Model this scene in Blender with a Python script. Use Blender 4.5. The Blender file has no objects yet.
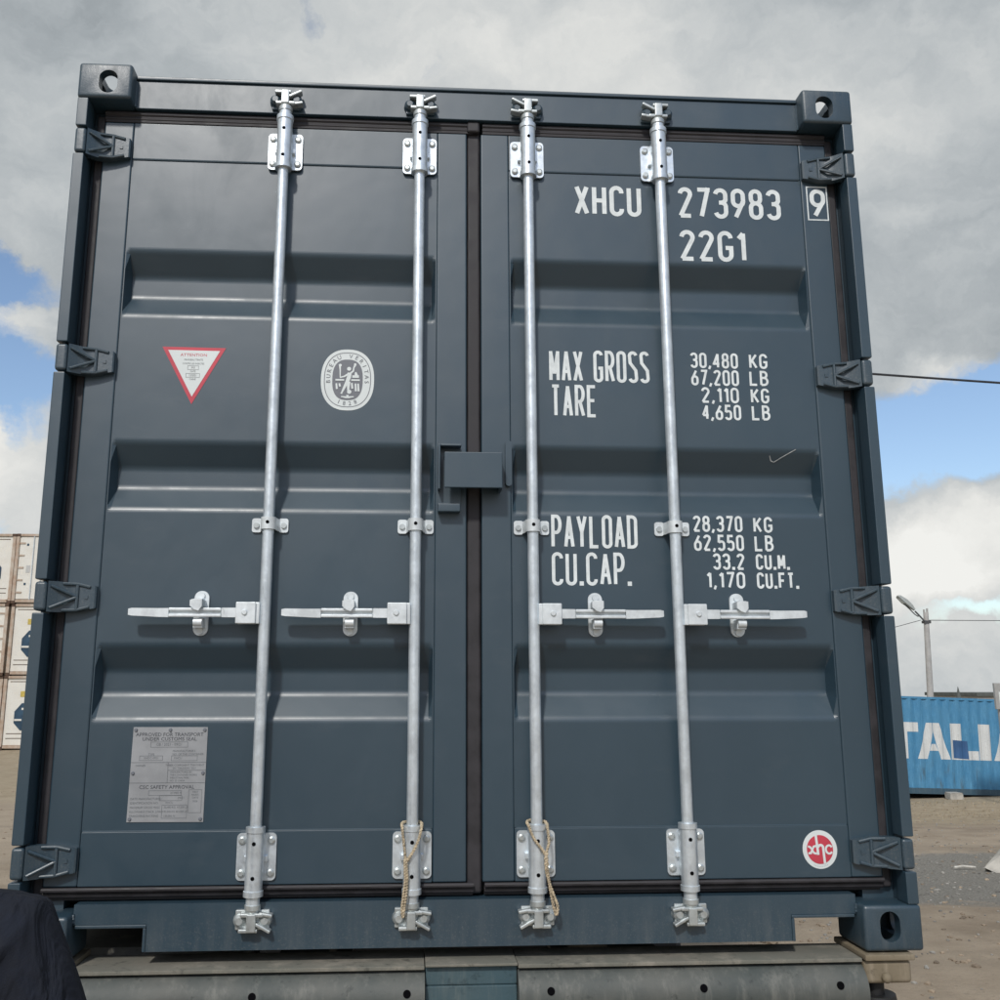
import bpy, bmesh, math, random
from mathutils import Vector, Matrix

random.seed(7)
scene = bpy.context.scene
COL = scene.collection
R = math.radians

# ------------------------------------------------------------------ camera
cam_data = bpy.data.cameras.new("camera")
cam = bpy.data.objects.new("camera", cam_data)
COL.objects.link(cam)
_M = Matrix.Rotation(R(-3.50419), 3, 'Z') @ Matrix.Rotation(R(11.35279), 3, 'X') @ Matrix.Rotation(R(0.033), 3, 'Y')
_r, _f, _u = _M.col[0], _M.col[1], _M.col[2]
cam.matrix_world = Matrix(((_r[0], _u[0], -_f[0], -0.1738), (_r[1], _u[1], -_f[1], -2.7114),
                           (_r[2], _u[2], -_f[2], 1.9062), (0, 0, 0, 1)))
cam_data.sensor_width = 36
cam_data.lens = 36 * 0.96081
cam_data.shift_x = 0.02796
cam_data.shift_y = -0.0078
cam_data.clip_start = 0.05
cam_data.clip_end = 3000
scene.camera = cam

# ------------------------------------------------------------------ sun, sky, exposure
SUN_EL, SUN_AZ = 43.0, 17.5          # azimuth measured left of the direction the doors face
SUN_TO = Vector((-math.sin(R(SUN_AZ)) * math.cos(R(SUN_EL)), -math.cos(R(SUN_AZ)) * math.cos(R(SUN_EL)), math.sin(R(SUN_EL))))
sl = bpy.data.lights.new("sun", 'SUN')
sl.energy = 2.15
sl.angle = R(4.5)
sl.color = (1.0, 0.965, 0.91)
sun = bpy.data.objects.new("sun", sl)
COL.objects.link(sun)
sun.rotation_euler = SUN_TO.to_track_quat('Z', 'Y').to_euler()
sun.location = (-6, -14, 14)
scene.view_settings.view_transform = 'Standard'
scene.view_settings.look = 'None'
scene.view_settings.exposure = 0.0
scene.view_settings.gamma = 1.0


class NT:
    """small helper to write node graphs"""
    def __init__(s, tree):
        s.t = tree

    def n(s, kind, **kw):
        nd = s.t.nodes.new(kind)
        for k, v in kw.items():
            setattr(nd, k, v)
        return nd

    def put(s, sock, v):
        if v is None:
            return
        if hasattr(v, 'is_linked') or hasattr(v, 'links'):
            s.t.links.new(v, sock)
        else:
            if isinstance(v, (tuple, list)) and len(v) == 3 and sock.type == 'RGBA':
                v = (*v, 1)
            sock.default_value = v

    def math(s, op, a, b=None, c=None, clamp=False):
        nd = s.n('ShaderNodeMath', operation=op)
        nd.use_clamp = clamp
        for i, v in enumerate((a, b, c)):
            if v is not None:
                s.put(nd.inputs[i], v)
        return nd.outputs[0]

    def vmath(s, op, a, b=None):
        nd = s.n('ShaderNodeVectorMath', operation=op)
        s.put(nd.inputs[0], a)
        if b is not None:
            s.put(nd.inputs[1], b)
        return nd.outputs['Value'] if op in ('DOT_PRODUCT', 'LENGTH') else nd.outputs[0]

    def noise(s, vec, scale, detail=4, rough=0.55, dist=0.0):
        nd = s.n('ShaderNodeTexNoise')
        s.put(nd.inputs['Vector'], vec)
        nd.inputs['Scale'].default_value = scale
        nd.inputs['Detail'].default_value = detail
        nd.inputs['Roughness'].default_value = rough
        nd.inputs['Distortion'].default_value = dist
        return nd.outputs['Fac']

    def ramp(s, fac, lo, hi, a=0.0, b=1.0, smooth=True):
        nd = s.n('ShaderNodeMapRange', interpolation_type='SMOOTHSTEP' if smooth else 'LINEAR')
        s.put(nd.inputs['Value'], fac)
        nd.inputs['From Min'].default_value = lo
        nd.inputs['From Max'].default_value = hi
        nd.inputs['To Min'].default_value = a
        nd.inputs['To Max'].default_value = b
        return nd.outputs[0]

    def mix(s, fac, a, b):
        nd = s.n('ShaderNodeMix', data_type='RGBA')
        s.put(nd.inputs[0], fac)
        s.put(nd.inputs[6], a)
        s.put(nd.inputs[7], b)
        return nd.outputs[2]

    def scale(s, vec, v):
        nd = s.n('ShaderNodeMapping')
        s.put(nd.inputs['Vector'], vec)
        nd.inputs['Scale'].default_value = v
        return nd.outputs[0]


world = bpy.data.worlds.new("World")
scene.world = world
world.use_nodes = True
wt = world.node_tree
wt.nodes.clear()
W = NT(wt)
sky = W.n('ShaderNodeTexSky', sky_type='NISHITA')
sky.sun_disc = False
sky.sun_elevation = R(SUN_EL)
sky.sun_rotation = R(180 + SUN_AZ)
sky.air_density = 1.0
sky.dust_density = 1.0
sky.ozone_density = 1.4
dirv = W.n('ShaderNodeTexCoord').outputs['Generated']


def sky_dir(px, py):
    """unit direction (azimuth right of +Y, elevation) written from degrees"""
    a, e = R(px), R(py)
    return Vector((math.sin(a) * math.cos(e), math.cos(a) * math.cos(e), math.sin(e)))


def sky_blob(az, el, su, sv, wobble, rot=0.0, amp=1.0):
    d = sky_dir(az, el)
    rt = Vector((math.cos(R(az)), -math.sin(R(az)), 0))
    up = rt.cross(d).normalized()
    c, s_ = math.cos(R(rot)), math.sin(R(rot))
    ax, ay = (rt * c + up * s_), (up * c - rt * s_)
    u = W.math('DIVIDE', W.vmath('DOT_PRODUCT', wobble, tuple(ax)), math.tan(R(su)))
    v = W.math('DIVIDE', W.vmath('DOT_PRODUCT', wobble, tuple(ay)), math.tan(R(sv)))
    r2 = W.math('ADD', W.math('MULTIPLY', u, u), W.math('MULTIPLY', v, v))
    g = W.math('EXPONENT', W.math('MULTIPLY', r2, -1.0))
    front = W.math('GREATER_THAN', W.vmath('DOT_PRODUCT', wobble, tuple(d)), 0.0)
    return W.math('MULTIPLY', W.math('MULTIPLY', g, front), amp)


def wsum(lst):
    o = lst[0]
    for x in lst[1:]:
        o = W.math('ADD', o, x)
    return o


# wobbling the direction with noise gives the blobs ragged cumulus edges
wn = W.n('ShaderNodeTexNoise')
W.put(wn.inputs['Vector'], dirv)
wn.inputs['Scale'].default_value = 9.0
wn.inputs['Detail'].default_value = 7.0
wn.inputs['Roughness'].default_value = 0.6
wv = W.vmath('SUBTRACT', wn.outputs['Color'], (0.5, 0.5, 0.5))
wvs = W.n('ShaderNodeVectorMath', operation='SCALE')
W.put(wvs.inputs[0], wv)
wvs.inputs['Scale'].default_value = 0.13
wob = W.vmath('ADD', dirv, wvs.outputs[0])

BLUE_PATCHES = [  # azimuth, elevation, half sizes (deg), roll, amount
    (-24.5, 21.6, 4.0, 1.4, 0, 0.8), (-24.0, 16.6, 4.2, 2.3, -30, 0.85), (-26.6, 9.4, 4.0, 1.0, 0, 0.7),
    (31.0, 13.5, 6.5, 2.9, 12, 1.1), (33.0, 15.6, 3.0, 1.0, 5, 0.4), (-7.6, 37.5, 1.3, 2.4, 20, 0.34), (-0.2, 34.6, 2.0, 1.5, -20, 0.3),
    (60, 20, 13, 5, 0, 0.9), (-62, 24, 14, 6, 0, 0.9), (34.0, 3.6, 8, 0.8, 2, 0.52),
    (150, 35, 25, 12, 0, 0.9), (205, 30, 28, 10, 10, 0.9), (100, 40, 20, 12, 20, 0.8)]
BRIGHT = [(-25.5, 19.2, 3.2, 1.5, 0, 0.36), (-26.0, 12.6, 5.0, 3.0, 0, 0.42), (32.0, 7.8, 7.5, 2.4, 6, 0.36), (-22, 33, 14, 7, 0, -0.11), (32.0, 3.2, 9.0, 2.2, 0, 0.12), (27, 6.0, 3.0, 1.2, 10, 0.12), (-27.0, 10.6, 3.0, 1.0, 0, 0.1),
          (29.0, 5.4, 4.0, 1.0, 0, 0.22), (3.0, 36.2, 15, 5, -6, 0.20), (30.5, 17.0, 2.5, 1.0, 0, 0.25)]
n_big = W.noise(W.scale(wob, (1.3, 1.3, 2.6)), 2.0, 4, 0.45)
n_fine = W.noise(W.scale(wob, (2.0, 2.0, 4.5)), 6.0, 6, 0.6)
blue = wsum([sky_blob(a, e, su, sv, wob, ro, am) for a, e, su, sv, ro, am in BLUE_PATCHES])
cover = W.math('SUBTRACT', W.math('ADD', 0.55, W.math('MULTIPLY', n_fine, 0.50)), blue)
cloud_mask = W.ramp(cover, 0.24, 0.56)
brt = wsum([sky_blob(a, e, su, sv, wob, ro, am) for a, e, su, sv, ro, am in BRIGHT])
shade = W.math('ADD', W.math('ADD', W.ramp(n_big, 0.32, 0.70, 0.40, 0.58), W.math('MULTIPLY', W.math('SUBTRACT', n_fine, 0.5), 0.30)), brt)
shade = W.math('MINIMUM', W.math('MAXIMUM', shade, 0.2), 0.83)
grey = W.mix(W.ramp(shade, 0.3, 0.8), (0.90, 0.99, 1.05), (1.0, 1.0, 0.965))
cl = W.n('ShaderNodeVectorMath', operation='SCALE')
W.put(cl.inputs[0], grey)
W.put(cl.inputs['Scale'], shade)
bg_sky = W.n('ShaderNodeBackground')
wt.links.new(sky.outputs[0], bg_sky.inputs['Color'])
bg_sky.inputs['Strength'].default_value = 0.15
bg_cl = W.n('ShaderNodeBackground')
W.put(bg_cl.inputs['Color'], cl.outputs[0])
bg_cl.inputs['Strength'].default_value = 1.06
mx = W.n('ShaderNodeMixShader')
W.put(mx.inputs[0], cloud_mask)
wt.links.new(bg_sky.outputs[0], mx.inputs[1])
wt.links.new(bg_cl.outputs[0], mx.inputs[2])
wo = W.n('ShaderNodeOutputWorld')
wt.links.new(mx.outputs[0], wo.inputs['Surface'])


# ------------------------------------------------------------------ materials
def material(name):
    m = bpy.data.materials.new(name)
    m.use_nodes = True
    m.node_tree.nodes.clear()
    g = NT(m.node_tree)
    b = g.n('ShaderNodeBsdfPrincipled')
    o = g.n('ShaderNodeOutputMaterial')
    m.node_tree.links.new(b.outputs[0], o.inputs[0])
    return m, g, b


def bump(g, b, height, strength, dist):
    bp = g.n('ShaderNodeBump')
    bp.inputs['Strength'].default_value = strength
    bp.inputs['Distance'].default_value = dist
    g.put(bp.inputs['Height'], height)
    g.t.links.new(bp.outputs[0], b.inputs['Normal'])


def objco(g):
    return g.n('ShaderNodeTexCoord').outputs['Object']


def simple(name, col, rough=0.5, metal=0.0, var=0.25, scale=8.0, bmp=0.0, spec=0.5):
    m, g, b = material(name)
    co = objco(g)
    n = g.noise(co, scale, 5, 0.6)
    dark = tuple(c * (1 - var) for c in col)
    lite = tuple(min(1, c * (1 + var)) for c in col)
    g.put(b.inputs['Base Color'], g.mix(g.ramp(n, 0.3, 0.7), dark, lite))
    g.put(b.inputs['Roughness'], g.ramp(n, 0.3, 0.7, rough * 0.85, min(1, rough * 1.15)))
    b.inputs['Metallic'].default_value = metal
    b.inputs['Specular IOR Level'].default_value = spec
    if bmp:
        bump(g, b, g.noise(co, scale * 6, 5, 0.6), 0.5, bmp)
    return m


def paint_material(name="graphite_paint", rough_cast=0.0):
    m, g, b = material(name)
    co = objco(g)
    big = g.noise(co, 1.7, 4, 0.55)
    fine = g.noise(co, 55, 3, 0.6)
    base = g.mix(g.ramp(big, 0.3, 0.7), (0.020, 0.047, 0.070), (0.023, 0.052, 0.076))
    # dusty film that road spray left near the bottom, with streaks and specks
    sep = g.n('ShaderNodeSeparateXYZ')
    g.put(sep.inputs[0], co)
    low = g.ramp(sep.outputs['Z'], 0.19, 0.0)
    streak = g.noise(g.scale(co, (22, 22, 2.0)), 1.0, 5, 0.65)
    spk = g.ramp(g.noise(co, 300, 3, 0.6), 0.56, 0.70)
    dust = g.math('MULTIPLY', low, g.math('ADD', g.ramp(streak, 0.42, 0.75, 0.0, 0.20), g.math('MULTIPLY', spk, 0.34)))
    smudge = g.math('MULTIPLY', g.ramp(g.noise(g.scale(co, (3, 3, 7)), 1.6, 6, 0.7), 0.55, 0.8), 0.10)
    col = g.mix(dust, base, (0.20, 0.20, 0.185))
    col = g.mix(smudge, col, (0.16, 0.17, 0.18))
    g.put(b.inputs['Base Color'], col)
    film = g.noise(g.scale(co, (2.5, 2.5, 1.6)), 2.2, 7, 0.68, 0.6)
    rr = g.math('ADD', g.ramp(film, 0.35, 0.7, 0.38, 0.47), g.math('MULTIPLY', dust, 0.5))
    g.put(b.inputs['Roughness'], rr)
    b.inputs['Specular IOR Level'].default_value = 0.95
    h = g.math('ADD', g.math('MULTIPLY', g.noise(co, 5.5, 2, 0.5), 1.0), g.math('MULTIPLY', fine, 0.015))
    if rough_cast:
        h = g.math('ADD', g.math('MULTIPLY', g.noise(co, 70, 5, 0.7), rough_cast), h)
    bump(g, b, h, 0.22, 0.006)
    return m


def galv_material(name, base, rough, metal=0.55):
    m, g, b = material(name)
    co = objco(g)
    v = g.n('ShaderNodeTexVoronoi')
    g.put(v.inputs['Vector'], g.scale(co, (1, 1, 0.6)))
    v.inputs['Scale'].default_value = 95
    n = g.noise(co, 14, 5, 0.65)
    n2 = g.noise(co, 60, 3, 0.6)
    dk = tuple(c * 0.72 for c in base)
    c = g.mix(g.ramp(n, 0.3, 0.7), dk, base)
    c = g.mix(g.math('MULTIPLY', v.outputs['Color'], 0.25), c, tuple(min(1, x * 1.18) for x in base))
    c = g.mix(g.ramp(g.noise(g.scale(co, (1, 1, 0.35)), 26, 6, 0.75), 0.60, 0.74, 0, 0.55), c, tuple(x * 0.42 for x in base))
    g.put(b.inputs['Base Color'], c)
    b.inputs['Metallic'].default_value = metal
    g.put(b.inputs['Roughness'], g.ramp(n2, 0.3, 0.7, rough * 0.8, rough * 1.2))
    bump(g, b, n2, 0.25, 0.001)
    return m


def grimy(name, base, dirt, amount=0.5, rough=0.75, streak=True, bmp=0.002, scale=3.0):
    m, g, b = material(name)
    co = objco(g)
    n = g.noise(co, scale, 8, 0.65)
    st = g.noise(g.scale(co, (26, 26, 3.0)), 1.0, 6, 0.7) if streak else g.noise(co, scale * 4, 6, 0.7)
    c = g.mix(g.ramp(n, 0.5 - 0.25, 0.5 + 0.25, 0, amount), base, dirt)
    c = g.mix(g.ramp(st, 0.48, 0.75, 0, 0.6), c, tuple(min(1, x * 1.5) for x in dirt))
    c = g.mix(g.ramp(g.noise(co, scale * 9, 4, 0.7), 0.56, 0.75, 0, 0.65), c, tuple(x * 0.35 for x in base))
    g.put(b.inputs['Base Color'], c)
    b.inputs['Roughness'].default_value = rough
    bump(g, b, g.noise(co, 40, 6, 0.7), 0.6, bmp)
    return m


def ground_material():
    m, g, b = material("yard_ground")
    co = objco(g)
    sep = g.n('ShaderNodeSeparateXYZ')
    g.put(sep.inputs[0], co)
    big = g.noise(co, 0.22, 6, 0.6)
    mid = g.noise(co, 1.6, 7, 0.65)
    fin = g.noise(co, 22, 6, 0.7)
    sand = g.mix(g.ramp(mid, 0.3, 0.7), (0.24, 0.19, 0.14), (0.36, 0.295, 0.225))
    sand = g.mix(g.ramp(big, 0.35, 0.65, 0, 0.55), sand, (0.45, 0.375, 0.29))
    sand = g.mix(g.ramp(fin, 0.55, 0.75, 0, 0.6), sand, (0.14, 0.12, 0.10))
    # long wheel tracks running across the yard
    tr = g.noise(g.scale(co, (0.10, 1.3, 1)), 1.4, 5, 0.55)
    sand = g.mix(g.ramp(tr, 0.52, 0.66, 0, 0.45), sand, (0.27, 0.225, 0.175))
    # grey gravel spread right of the trailer
    dx = g.math('DIVIDE', g.math('SUBTRACT', sep.outputs['X'], 7.0), 4.2)
    dy = g.math('DIVIDE', g.math('SUBTRACT', sep.outputs['Y'], 8.6), 2.3)
    rad = g.math('ADD', g.math('ADD', g.math('MULTIPLY', dx, dx), g.math('MULTIPLY', dy, dy)), g.math('MULTIPLY', g.math('SUBTRACT', mid, 0.5), 1.6))
    grav = g.ramp(rad, 1.15, 0.75)
    gcol = g.mix(g.ramp(g.noise(co, 45, 5, 0.75), 0.35, 0.68), (0.115, 0.115, 0.105), (0.31, 0.30, 0.275))
    col = g.mix(g.math('MULTIPLY', grav, 0.85), sand, gcol)
    # drier, grass strewn verge under the far containers
    vy = g.math('ADD', sep.outputs['Y'], g.math('MULTIPLY', mid, 3.0))
    verge = g.ramp(vy, 16.5, 18.5)
    vcol = g.mix(g.ramp(g.noise(g.scale(co, (3, 9, 3)), 1.0, 8, 0.75), 0.35, 0.65), (0.27, 0.215, 0.145), (0.42, 0.35, 0.25))
    col = g.mix(g.math('MULTIPLY', verge, 0.8), col, vcol)
    g.put(b.inputs['Base Color'], col)
    b.inputs['Roughness'].default_value = 0.95
    b.inputs['Specular IOR Level'].default_value = 0.2
    h = g.math('ADD', g.math('MULTIPLY', mid, 1.0), g.math('MULTIPLY', g.noise(co, 30, 6, 0.75), 0.35))
    bump(g, b, h, 0.7, 0.06)
    return m


M = {}
M['paint'] = paint_material()
M['castpaint'] = paint_material('graphite_paint_on_cast_steel', 0.5)
M['gasket'] = simple("door_gasket_rubber", (0.030, 0.028, 0.032), 0.62, 0, 0.3, 20)
M['galv'] = galv_material("galvanised_steel", (0.80, 0.87, 0.93), 0.38, 0.62)
M['zinc'] = galv_material("zinc_plated_steel", (0.80, 0.85, 0.88), 0.5, 0.35)
M['cast'] = galv_material("cast_cam_steel", (0.62, 0.66, 0.66), 0.42, 0.7)
M['hole_shade'] = simple("dark_hole_shade", (0.003, 0.003, 0.004), 0.9, spec=0.05)  # near-black for plugs that imitate the shade inside small holes
M['letter'] = simple("white_lettering", (0.74, 0.79, 0.80), 0.55, 0, 0.09, 30)
M['stick_white'] = simple("white_vinyl", (0.71, 0.76, 0.76), 0.45, 0, 0.03, 10)
M['stick_red'] = simple("red_vinyl", (0.56, 0.055, 0.085), 0.45, 0, 0.08, 10)
M['stick_grey'] = simple("grey_print", (0.17, 0.18, 0.205), 0.5, 0, 0.05, 10)
M['ink'] = simple("dark_print", (0.05, 0.055, 0.065), 0.5, 0, 0.05, 10)
M['inksoft'] = simple("faded_print", (0.16, 0.17, 0.18), 0.5, 0, 0.05, 10)
M['plate'] = simple("aluminium_plate", (0.35, 0.36, 0.375), 0.5, 0.25, 0.08, 12)
M['platebox'] = simple("stamped_field", (0.50, 0.50, 0.49), 0.5, 0.2, 0.05, 12)
M['chalk'] = simple("pale_scratch", (0.45, 0.47, 0.48), 0.8, 0, 0.3, 60)
M['rope'] = simple("natural_twine", (0.52, 0.43, 0.30), 0.9, 0, 0.3, 120, 0.0008)
M['beam'] = grimy("grimy_grey_green_steel", (0.050, 0.064, 0.064), (0.138, 0.138, 0.124), 0.85, 0.6)
M['beamtop'] = grimy("dusty_steel_plate", (0.145, 0.150, 0.128), (0.23, 0.21, 0.175), 0.8, 0.85, False)
M['teal'] = grimy("worn_teal_paint", (0.035, 0.090, 0.120), (0.105, 0.125, 0.12), 0.45, 0.6)
M['tan'] = grimy("rusty_tan_bracket", (0.185, 0.15, 0.095), (0.26, 0.22, 0.165), 0.7, 0.8)
M['notchfill'] = grimy("dusty_notch_filler", (0.26, 0.255, 0.23), (0.34, 0.32, 0.28), 0.8, 0.9, False, 0.003)  # tone of the added plate seen through the left sill notch
M['black'] = simple("black_steel", (0.018, 0.018, 0.019), 0.6, 0, 0.3, 14)
M['tyre'] = simple("tyre_rubber", (0.022, 0.022, 0.022), 0.85, 0, 0.3, 10)
M['rim'] = simple("steel_rim", (0.30, 0.30, 0.29), 0.6, 0.2, 0.3, 10)
M['jacket'] = simple("dark_navy_jacket_cloth", (0.014, 0.017, 0.026), 0.9, 0, 0.2, 30, 0.001, 0.25)
_jt = NT(M['jacket'].node_tree)
_jb = [n for n in M['jacket'].node_tree.nodes if n.type == 'BSDF_PRINCIPLED'][0]
bump(_jt, _jb, _jt.math('ADD', _jt.noise(_jt.scale(objco(_jt), (5, 5, 2.2)), 2.4, 3, 0.5, 1.2), _jt.math('MULTIPLY', _jt.noise(objco(_jt), 420, 2, 0.5), 0.03)), 0.8, 0.035)
M['trouser'] = simple("dark_trouser_cloth", (0.015, 0.016, 0.02), 0.9, 0, 0.2, 30, 0.001, 0.25)
M['skin'] = simple("skin", (0.42, 0.24, 0.17), 0.55, 0, 0.08, 12)
M['hair'] = simple("dark_brown_hair", (0.035, 0.022, 0.015), 0.7, 0, 0.3, 60, 0.002)
M['shoe'] = simple("black_shoe_leather", (0.015, 0.014, 0.013), 0.5)
M['eye'] = simple("eye_white", (0.7, 0.7, 0.68), 0.3, 0, 0.02)
M['white_box'] = grimy("weathered_white_paint", (0.68, 0.66, 0.60), (0.52, 0.45, 0.34), 0.42, 0.6)
M['white_post'] = grimy("rust_bled_white_post", (0.55, 0.50, 0.43), (0.33, 0.19, 0.11), 0.8, 0.7)
M['white_panel'] = grimy("off_white_panel", (0.76, 0.75, 0.70), (0.60, 0.55, 0.46), 0.4, 0.5)
M['fan_blue'] = simple("dark_blue_fan_opening", (0.022, 0.060, 0.105), 0.5, 0, 0.3, 3)
M['seam'] = simple("dark_seam_rust", (0.10, 0.06, 0.04), 0.85, 0, 0.4, 5)
M['yellow'] = simple("yellow_sticker", (0.55, 0.42, 0.10), 0.6, 0, 0.25, 20)
M['blue'] = grimy("faded_blue_container_paint", (0.050, 0.215, 0.40), (0.095, 0.27, 0.43), 0.7, 0.6)
_g = NT(M['blue'].node_tree)
_b = [n for n in M['blue'].node_tree.nodes if n.type == 'BSDF_PRINCIPLED'][0]
_co = objco(_g)
_sp = _g.n('ShaderNodeSeparateXYZ')
_g.put(_sp.inputs[0], _co)
_st = _g.math('MULTIPLY', _g.ramp(_sp.outputs['Z'], 1.25, 0.25), _g.ramp(_g.noise(_g.scale(_co, (6, 6, 1.1)), 1.0, 6, 0.7), 0.50, 0.68))
_old = _b.inputs['Base Color'].links[0].from_socket
_g.put(_b.inputs['Base Color'], _g.mix(_g.math('MULTIPLY', _st, 0.7), _old, (0.07, 0.075, 0.055)))
M['bluerail'] = grimy("dirty_blue_rail", (0.035, 0.085, 0.125), (0.09, 0.12, 0.14), 0.5, 0.7)
M['bluepatch'] = simple("dark_blue_repair_paint", (0.036, 0.105, 0.245), 0.5, 0, 0.12, 3)
M['sidewhite'] = grimy("worn_white_letter_paint", (0.66, 0.67, 0.66), (0.52, 0.55, 0.56), 0.5, 0.6)
M['concrete'] = simple("weathered_concrete", (0.42, 0.40, 0.36), 0.9, 0, 0.25, 5, 0.004)
M['poleconc'] = simple("pale_concrete_pole", (0.44, 0.42, 0.395), 0.85, 0, 0.15, 3, 0.002)
M['lampgrey'] = simple("pale_lamp_housing", (0.42, 0.44, 0.42), 0.5, 0.1, 0.1, 10)
M['lampdark'] = simple("dark_lamp_bracket", (0.09, 0.09, 0.09), 0.6, 0, 0.2, 10)
M['cable'] = simple("dark_cable", (0.03, 0.033, 0.04), 0.6)
M['signgrey'] = simple("grey_sign_back", (0.36, 0.36, 0.35), 0.6, 0, 0.1, 4)
M['roofdark'] = simple("dark_flat_roof", (0.10, 0.11, 0.105), 0.8, 0, 0.2, 2)
M['wall'] = simple("pale_render_wall", (0.36, 0.35, 0.33), 0.85, 0, 0.1, 2)
M['stone'] = simple("grey_stones", (0.25, 0.24, 0.22), 0.95, 0, 0.5, 3.0)
M['weed'] = simple("dry_straw_weeds", (0.33, 0.27, 0.18), 0.9, 0, 0.35, 2.0)
M['wood'] = simple("pale_stick", (0.55, 0.53, 0.48), 0.8, 0, 0.2, 20)
M['ground'] = ground_material()


# ------------------------------------------------------------------ mesh helpers
def add_box(bm, x0, x1, y0, y1, z0, z1, bev=0.0, seg=2, mat=None):
    mw = Matrix.Translation(((x0 + x1) / 2, (y0 + y1) / 2, (z0 + z1) / 2)) @ Matrix.Diagonal((x1 - x0, y1 - y0, z1 - z0, 1))
    if mat is not None:
        mw = mat @ mw
    vs = bmesh.ops.create_cube(bm, size=1.0, matrix=mw)['verts']
    if bev > 0:
        es = list({e for v in vs for e in v.link_edges})
        bmesh.ops.bevel(bm, geom=es, offset=bev, segments=seg, affect='EDGES', profile=0.5)


def add_cyl(bm, p0, p1, r0, r1=None, seg=20, caps=True):
    p0, p1 = Vector(p0), Vector(p1)
    r1 = r0 if r1 is None else r1
    d = p1 - p0
    q = d.to_track_quat('Z', 'Y').to_matrix().to_4x4()
    bmesh.ops.create_cone(bm, cap_ends=caps, segments=seg, radius1=r0, radius2=r1, depth=d.length,
                          matrix=Matrix.Translation((p0 + p1) / 2) @ q)


def add_rings(bm, rings, closed_ends=True):
    """bridge a list of equal length vertex loops"""
    vr = [[bm.verts.new(p) for p in ring] for ring in rings]
    n = len(vr[0])
    for a, b in zip(vr, vr[1:]):
        for i in range(n):
            bm.faces.new((a[i], a[(i + 1) % n], b[(i + 1) % n], b[i]))
    if closed_ends:
        bm.faces.new(list(reversed(vr[0])))
        bm.faces.new(vr[-1])


def add_tube(bm, pts, r, seg=8):
    pts = [Vector(p) for p in pts]
    rings = []
    up = Vector((0.13, 0.21, 0.97)).normalized()
    for i, p in enumerate(pts):
        t = (pts[min(i + 1, len(pts) - 1)] - pts[max(i - 1, 0)]).normalized()
        a = t.cross(up)
        if a.length < 0.05:
            a = t.cross(Vector((1, 0.1, 0)))
        a.normalize()
        b = t.cross(a).normalized()
        rr = r[i] if isinstance(r, (list, tuple)) else r
        rings.append([p + (a * math.cos(2 * math.pi * k / seg) + b * math.sin(2 * math.pi * k / seg)) * rr for k in range(seg)])
    add_rings(bm, rings)


def add_prism(bm, pts, axis, a0, a1):
    """pts: 2D loop; axis 'x' -> (y,z) loop, 'y' -> (x,z) loop, 'z' -> (x,y) loop"""
    def P(p, a):
        return {'x': (a, p[0], p[1]), 'y': (p[0], a, p[1]), 'z': (p[0], p[1], a)}[axis]
    add_rings(bm, [[P(p, a0) for p in pts], [P(p, a1) for p in pts]])


def finish(bm, ang=32):
    bmesh.ops.recalc_face_normals(bm, faces=bm.faces)
    for f in bm.faces:
        f.smooth = True
    lim = R(ang)
    for e in bm.edges:
        if len(e.link_faces) != 2 or e.calc_face_angle(3.2) > lim:
            e.smooth = False


def obj(name, bm, mat, parent=None, loc=None, label=None, recalc=True):
    if recalc:
        finish(bm)
    me = bpy.data.meshes.new(name)
    bm.to_mesh(me)
    bm.free()
    me.materials.append(mat)
    o = bpy.data.objects.new(name, me)
    COL.objects.link(o)
    if parent is not None:
        o.parent = parent
    if loc is not None:
        o.location = loc
    if label:
        o['label'] = label
    if recalc and len(me.polygons) < 6000:
        wn_ = o.modifiers.new("flat faces", 'WEIGHTED_NORMAL')
        wn_.keep_sharp = True
        wn_.weight = 80
    return o


def each(name, mat, parent, builders):
    out = []
    for fn in builders:
        b = bmesh.new()
        fn(b)
        out.append(obj(name, b, mat, parent))
    return out


def box(name, dims, mat, parent=None, bev=0.0, label=None):
    bm = bmesh.new()
    add_box(bm, *dims, bev=bev)
    return obj(name, bm, mat, parent, label=label)


def thing(name, label, cat, loc=(0, 0, 0), rot=(0, 0, 0), group=None):
    o = bpy.data.objects.new(name, None)
    o.empty_display_size = 0.2
    COL.objects.link(o)
    o.location = loc
    o.rotation_euler = rot
    return tag(o, label, cat, group)


def tag(o, label, cat, group=None, kind=None):
    if label:
        o['label'] = label
    if cat:
        o['category'] = cat
    if group:
        o['group'] = group
    if kind:
        o['kind'] = kind
    return o


def copy_tree(o, parent=None):
    c = o.copy()
    COL.objects.link(c)
    c.parent = parent
    for ch in list(o.children):
        copy_tree(ch, c)
    return c


def rounded_rect(x0, x1, z0, z1, r, seg=5):
    pts = []
    for cx, cz, a0 in ((x1 - r, z1 - r, 0), (x0 + r, z1 - r, 90), (x0 + r, z0 + r, 180), (x1 - r, z0 + r, 270)):
        for k in range(seg + 1):
            a = R(a0 + 90 * k / seg)
            pts.append((cx + r * math.cos(a), cz + r * math.sin(a)))
    return pts


def superellipse(cx, cz, a, b, n=2.4, seg=56):
    out = []
    for k in range(seg):
        t = 2 * math.pi * k / seg
        c, s = math.cos(t), math.sin(t)
        out.append((cx + a * math.copysign(abs(c) ** (2 / n), c), cz + b * math.copysign(abs(s) ** (2 / n), s)))
    return out


def decal(name, loop, y0, thick, mat, parent, label=None):
    bm = bmesh.new()
    add_prism(bm, loop, 'y', y0, y0 - thick)
    return obj(name, bm, mat, parent, label=label)


# ------------------------------------------------------------------ lettering
def arc(cx, cy, rx, ry, a0, a1, n=10):
    return [(cx + rx * math.cos(R(a0 + (a1 - a0) * i / n)), cy + ry * math.sin(R(a0 + (a1 - a0) * i / n))) for i in range(n + 1)]


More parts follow.
